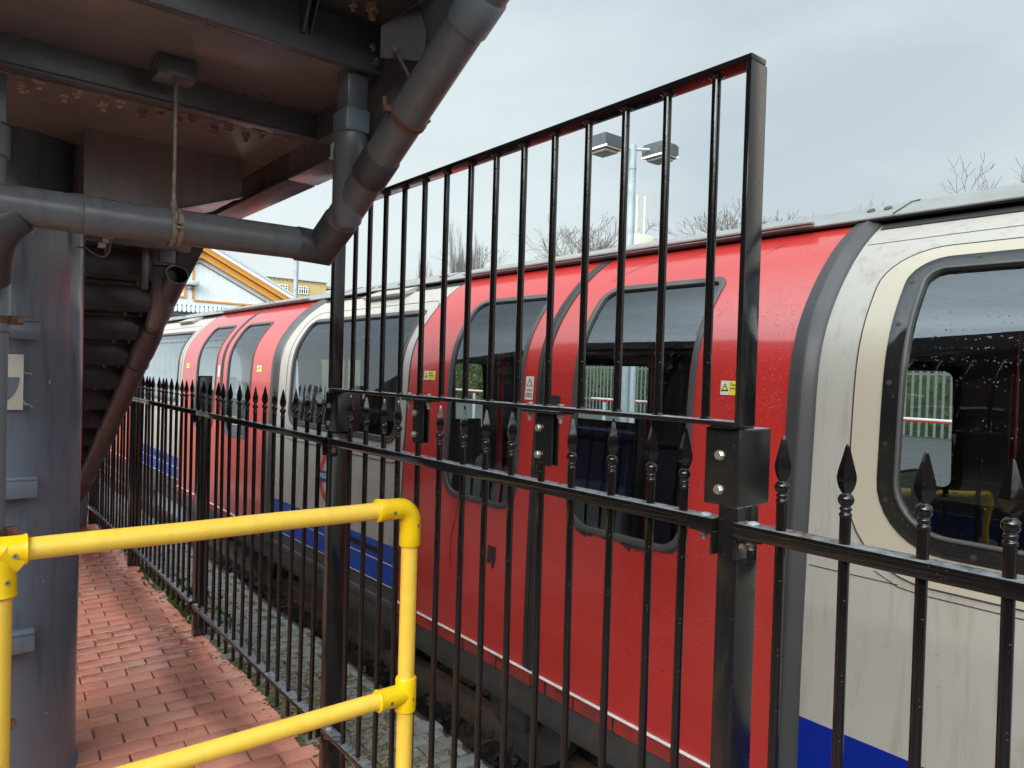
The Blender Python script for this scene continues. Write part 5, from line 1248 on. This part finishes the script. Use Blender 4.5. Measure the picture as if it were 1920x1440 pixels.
b = B(); b.box(7.64, 7.71, GY-0.05, GY-0.009, gz(3.12), az_-1.5); b.box(6.4, 7.64, GY-0.05, GY-0.009, gz(3.12), gz(3.12)+0.07); b.build('batten', 'ochre', ST)
FLt = B(); FLt.box(7.66, 8.10, GY-0.45, GY-0.06, gz(3.47)-0.09, gz(3.47)+0.08, 0.02); fo = FLt.build('floodlight', 'galv'); tag(fo, 'small grey floodlight box fixed to the white gable', 'floodlight')
b = B(); b.cyl((7.8, GY-0.2, gz(3.47)-0.18), (7.8, GY-0.01, gz(3.47)-0.18), 0.05, 8); b.build('bracket', 'galv', fo)
CRs = thing('iron_cresting', 'row of black iron cresting spikes before the foot of the white gable', 'railing', (8, 28, 3.3))
b = B(); b.box(5.8, 12, 28.0, 28.03, 3.36, 3.45); b.box(5.7, 12, 27.9, 29.9, 3.25, 3.35); b.build('base_rail', 'rubber', CRs)
sp = None
for i in range(36):
    x = 6.0+i*0.155
    if sp is None:
        b = B(); b.tube([(x, 28.01, 3.45), (x, 28.01, 3.68)], [0.009, 0.009], 6); b.tube([(x, 28.01, 3.67), (x, 28.01, 3.70), (x, 28.01, 3.73)], [0.012, 0.028, 0.006], 8)
        b.tube([(x-0.06, 28.01, 3.445), (x-0.02, 28.01, 3.46), (x, 28.01, 3.53), (x+0.02, 28.01, 3.46), (x+0.06, 28.01, 3.445)], 0.018, 6); sp = b.build('spike', 'rubber', CRs); x00 = x
    else: dup(sp, CRs, (x-x00, 0, 0))
FLb = thing('brick_flats', 'yellow brick block with flat roof and white barred windows behind the station', 'building', (24, 62, 0))
b = B(); b.box(21.7, 27.07, 60, 74, 0, 9.0); b.build('wall', 'brick_y', FLb)
b = B(); b.box(21.6, 27.2, 59.85, 74.2, 9.0, 9.08); b.box(27.1, 28.0, 60.4, 64, 8.55, 8.8); b.build('roof_edge', 'slate', FLb)
for x0, x1 in ((22.68, 23.55), (24.55, 25.35)):
    z0, z1 = 7.86, 8.46
    w = B(); w.box(x0, x1, 59.93, 60.0, z0, z1); wo = w.build('window', 'dark', FLb)
    b = B()
    for k in range(5): x = x0+(x1-x0)*k/4; b.box(x-0.03, x+0.03, 59.90, 59.928, z0, z1)
    for z in (z0, (z0+z1)/2+0.1, z1): b.box(x0-0.03, x1+0.03, 59.898, 59.93, z-0.03, z+0.03)
    b.build('frame', 'white', wo)
b = B()
for i in range(14): b.box(22+i*0.37, 22.06+i*0.37, 59.93, 60.0, 8.82, 8.92)
b.build('weep_stain', 'brown_bat', FLb)
# ------------------------------------------------------------------ lamp posts and aerial cabinet
MT['lamp_pole'] = paint('grey_lamp_pole', (0.24, 0.28, 0.30), (0.19, 0.22, 0.24), 0.5, 0.65, 9)
MT['lamp_body'] = paint('dark_lamp_housing', (0.045, 0.055, 0.06), (0.03, 0.038, 0.042), 0.4, 0.6, 6)
MT['lens'] = paint('dirty_lamp_lens', (0.28, 0.245, 0.22), (0.2, 0.17, 0.15), 0.25, 0.4, 9)
MT['cab'] = paint('cream_aerial_box', (0.55, 0.53, 0.42), (0.48, 0.46, 0.36), 0.5, 0.6, 4)
def lamp(x, y, h, label):
    Lp = thing('platform_lamp', label, 'lamp post', (x, y, 0.22), 'lamp posts on the far platform')
    b = B(); b.tube([(x, y, 0.22), (x, y, 1.2), (x, y, h-0.3), (x, y, h)], [0.08, 0.068, 0.058, 0.056], 16); b.tube([(x, y, h-0.36), (x, y, h-0.34)], [0.066, 0.066], 16); b.build('pole', 'lamp_pole', Lp)
    for sg in (1, -1):
        b = B(); b.tube([(x, y, h-0.06), (x+sg*0.30, y-sg*0.11, h-0.03)], 0.022, 10); b.build('arm', 'galv', Lp)
        xo_ = x; x = x+sg*0.43; yc_ = y-sg*0.16; zc_ = h-0.04
        b = B(); b.prism([(x-0.18, yc_-0.2, zc_-0.08), (x+0.18, yc_-0.2, zc_-0.08), (x+0.18, yc_+0.2, zc_-0.08), (x-0.18, yc_+0.2, zc_-0.08)], (0, 0, 0.15)); b.box(x-0.17, x+0.17, yc_-0.18, yc_+0.18, zc_+0.07, zc_+0.10, 0.01)
        hd_ = b.build('lamp_head', 'lamp_body', Lp)
        b = B(); b.prism([(x-0.17, yc_-0.19, zc_-0.0805), (x+0.17, yc_-0.19, zc_-0.0805), (x+0.17, yc_+0.19, zc_-0.0805), (x-0.17, yc_+0.19, zc_-0.0805)], (0, 0, -0.025)); b.box(x-0.13, x+0.13, yc_-0.15, yc_+0.15, zc_-0.15, zc_-0.106, 0.01); b.build('lens', 'lens', hd_)
        b = B()
        for dx in (-0.18, 0.15): b.box(x+dx, x+dx+0.03, yc_-0.203, yc_+0.203, zc_-0.11, zc_-0.075)
        b.build('clip', 'white', hd_); x = xo_
lamp(8.0, 7.24, 5.0, 'grey lamp post with two square heads rising above the near train roof')
lamp(8.0, 19.75, 4.99, 'grey lamp post before the yellow flats, its two heads half hidden by the pipe')
AB = thing('aerial_box', 'cream cabinet with three upright white aerials beside the near lamp post', 'aerial', (8.6, 7.62, 3.4))
b = B(); b.box(8.42, 8.78, 7.45, 7.79, 3.42, 3.80, 0.02); b.build('cabinet', 'cab', AB)
b = B(); b.cyl((8.6, 7.62, 0.22), (8.6, 7.62, 3.42), 0.05, 12); b.build('pole', 'galv', AB)
for k, (dx, dy) in enumerate(((-0.10, 0.06), (-0.01, 0.02), (0.10, -0.04))):
    b = B(); b.tube([(8.6+dx, 7.62+dy, 3.80), (8.6+dx, 7.62+dy, 3.88), (8.6+dx, 7.62+dy, 3.881), (8.6+dx, 7.62+dy, 4.42), (8.6+dx, 7.62+dy, 4.43)], [0.012, 0.012, 0.021, 0.021, 0.010], 12); b.build('aerial', 'cab', AB)

# ------------------------------------------------------------------ bare trees on the skyline
MT['bark'] = paint('bare_bark', (0.13, 0.115, 0.105), (0.10, 0.09, 0.08), 0.8, 0.9, 2)
def tree(name, x, y, h, kind, seed, label, base=0.0):
    rg_ = random.Random(seed); T = thing(name, label, 'tree', (x, y, base), 'bare trees on the skyline')
    tb = B(); cb = B(); cnt = [0]
    todo = []
    def grow(p, d, l, r_, lvl, up_):
        n_ = 3 if lvl < 4 else 2; pts = [p.copy()]; rs = [r_]; q = p.copy(); dd_ = d.copy()
        for k in range(n_):
            dd_ = (dd_+Vector((rg_.gauss(0, .15), rg_.gauss(0, .15), rg_.gauss(0, .08)+up_))).normalized(); q = q+dd_*l/n_; pts.append(q.copy()); rs.append(r_*(1-0.38*(k+1)/n_))
        (tb if lvl == 0 else cb).tube(pts, [max(v, 0.008) for v in rs], 8 if lvl == 0 else (5 if lvl < 3 else 3), caps=False); cnt[0] += 1
        if lvl >= 7: return
        for k in range(5 if lvl == 0 else 3):
            sp_ = rg_.uniform(0.3, 0.8) if kind == 'round' else rg_.uniform(0.07, 0.2)
            if k == 0: sp_ *= 0.4
            a = rg_.uniform(0, 6.28); o_ = dd_.orthogonal().normalized(); w_ = dd_.cross(o_); nd = (dd_*math.cos(sp_)+(o_*math.cos(a)+w_*math.sin(a))*math.sin(sp_)).normalized()
            i = n_ if k == 0 else rg_.randint(1, n_); st = pts[i]
            todo.append((st, nd, l*(rg_.uniform(0.60, 0.86) if kind == 'round' else rg_.uniform(0.7, 0.9)), rs[i]*0.62, lvl+1, up_))
    grow(Vector((x, y, base)), Vector((0, 0, 1)), h*0.26, h*(0.013 if kind == 'round' else 0.008), 0, 0.05 if kind == 'round' else 0.35)
    while todo and cnt[0] < 6500: grow(*todo.pop(0))
    top = max(v.co.z for v in cb.m.verts)-base; k_ = h/top
    for v in list(tb.m.verts)+list(cb.m.verts): v.co = Vector((x+(v.co.x-x)*k_*(0.42 if kind == 'tall' else 1.3), y+(v.co.y-y)*k_*(0.42 if kind == 'tall' else 1.3), base+(v.co.z-base)*k_))
    tb.build('trunk', 'bark', T, 80, clean=False); cb.build('crown', 'bark', T, 80, clean=False)
def dirpt(px, py, lat):      # place along a sight line measured in the photograph at a chosen lateral distance
    d = f + rt*((px-960)/1350) + up*(-(py-720)/1350); k = lat/d.x; return Vector((0, 0, 1.6))+d*k
TREES = [(795, 468, 34, 'tall', 'narrow upright bare poplar, leftmost of the poplars beyond the train roof'),
         (862, 408, 34, 'tall', 'tallest narrow bare poplar beyond the train roof'),
         (893, 425, 37, 'tall', 'narrow bare poplar just right of the tallest one'),
         (930, 470, 34, 'round', 'low bare tree top right of the poplars, barely above the train roof'),
         (1018, 452, 34, 'round', 'thin bare twigs between the low tree top and the lamp post'),
         (1135, 420, 30, 'round', 'small bare tree left of the near lamp post'),
         (1290, 362, 26, 'round', 'wide spreading bare tree right of the near lamp post'),
         (1370, 395, 30, 'round', 'lower bare tree behind the wide spreading one'),
         (1490, 372, 26, 'round', 'bare tree right of the raised screen end post'),
         (1640, 392, 40, 'round', 'sparse bare tree tip above the near train roof joint'),
         (1830, 336, 44, 'round', 'bare branches above the roof near the right picture edge'),
         (1925, 300, 44, 'round', 'bare tree cut by the right picture edge')]
for i, (px, py, lat, kind, lab) in enumerate(TREES):
    p = dirpt(px, py, lat); tree('poplar_tree' if kind == 'tall' else 'bare_tree', p.x, p.y, p.z*(1.0), kind, 100+i, lab, 0.0)

# ------------------------------------------------------------------ behind the viewer: buildings added to darken reflections, and the sign mirrored in the window
MT['brick_dk'] = paint('dark_brick', (0.10, 0.06, 0.045), (0.07, 0.045, 0.035), 0.8, 0.9, 4, bumps=(20, 0.4, 0.01))
SB = thing('side_blocker', 'unseen dark brick side building, added to keep low reflections dark', 'building', (-8, 3, 0))
b = B(); b.box(-11, -7.9, -8, 16, 0, 5.0); b.build('wall', 'brick_dk', SB)
b = B(); b.box(-11.1, -7.6, -8.1, 16.1, 5.0, 5.2); b.build('roof', 'slate', SB)
for k in range(5):
    y = -6.5+k*3.4; b = B(); b.box(-7.92, -7.87, y, y+1.3, 1.1, 2.5); w = b.build('window', 'dark', SB)
    b = B(); b.box(-7.87, -7.84, y-0.04, y+1.34, 1.06, 1.12); b.box(-7.87, -7.84, y+0.62, y+0.68, 1.12, 2.5); b.box(-7.87, -7.84, y-0.04, y+1.34, 2.5, 2.56); b.build('frame', 'white', w)
RB = thing('rear_blocker', 'unseen dark brick building added behind the viewer to darken fence reflections', 'building', (-3, -7.5, 0))
b = B(); b.box(-7.8, 0.9, -9, -7.2, 0, 4.2); b.build('wall', 'brick_dk', RB)
b = B(); b.box(-7.85, 1.1, -9.1, -6.9, 4.2, 4.4); b.build('roof', 'slate', RB)
b = B(); b.box(-1.2, 0.1, -7.22, -7.17, 0, 2.2); b.build('door', 'steel_blue', RB)
SX = -2.0
NB = thing('line_sign', 'low dark blue line name board with white roundel, mirrored in the nearest train window', 'sign', (SX, 1.95, 0))
b = B(); b.box(SX-0.04, SX, 1.45, 2.45, 0.12, 0.98, 0.01); b.build('board', 'roundel_blue', NB)
b = B(); rows = [[], []]
for k in range(41):
    t = 2*math.pi*k/40
    for i, q in enumerate((0.27, 0.215)): rows[i].append((SX+0.003, 1.95+q*math.cos(t), 0.54+q*math.sin(t)))
b.grid(rows); b.build('ring', 'lab_white', NB)
b = B(); b.box(SX+0.0035, SX+0.007, 1.55, 2.35, 0.475, 0.605); b.build('bar', 'lab_white', NB)
text('lettering', 'ELIZABETH LINE', 0.088, 'roundel_blue', NB, (SX+0.0085, 1.95, 0.54), (0, 1, 0), (0, 0, 1), 'CENTER', 0.0005)

for o in bpy.data.objects:
    if '_loc' in o: del o['_loc']
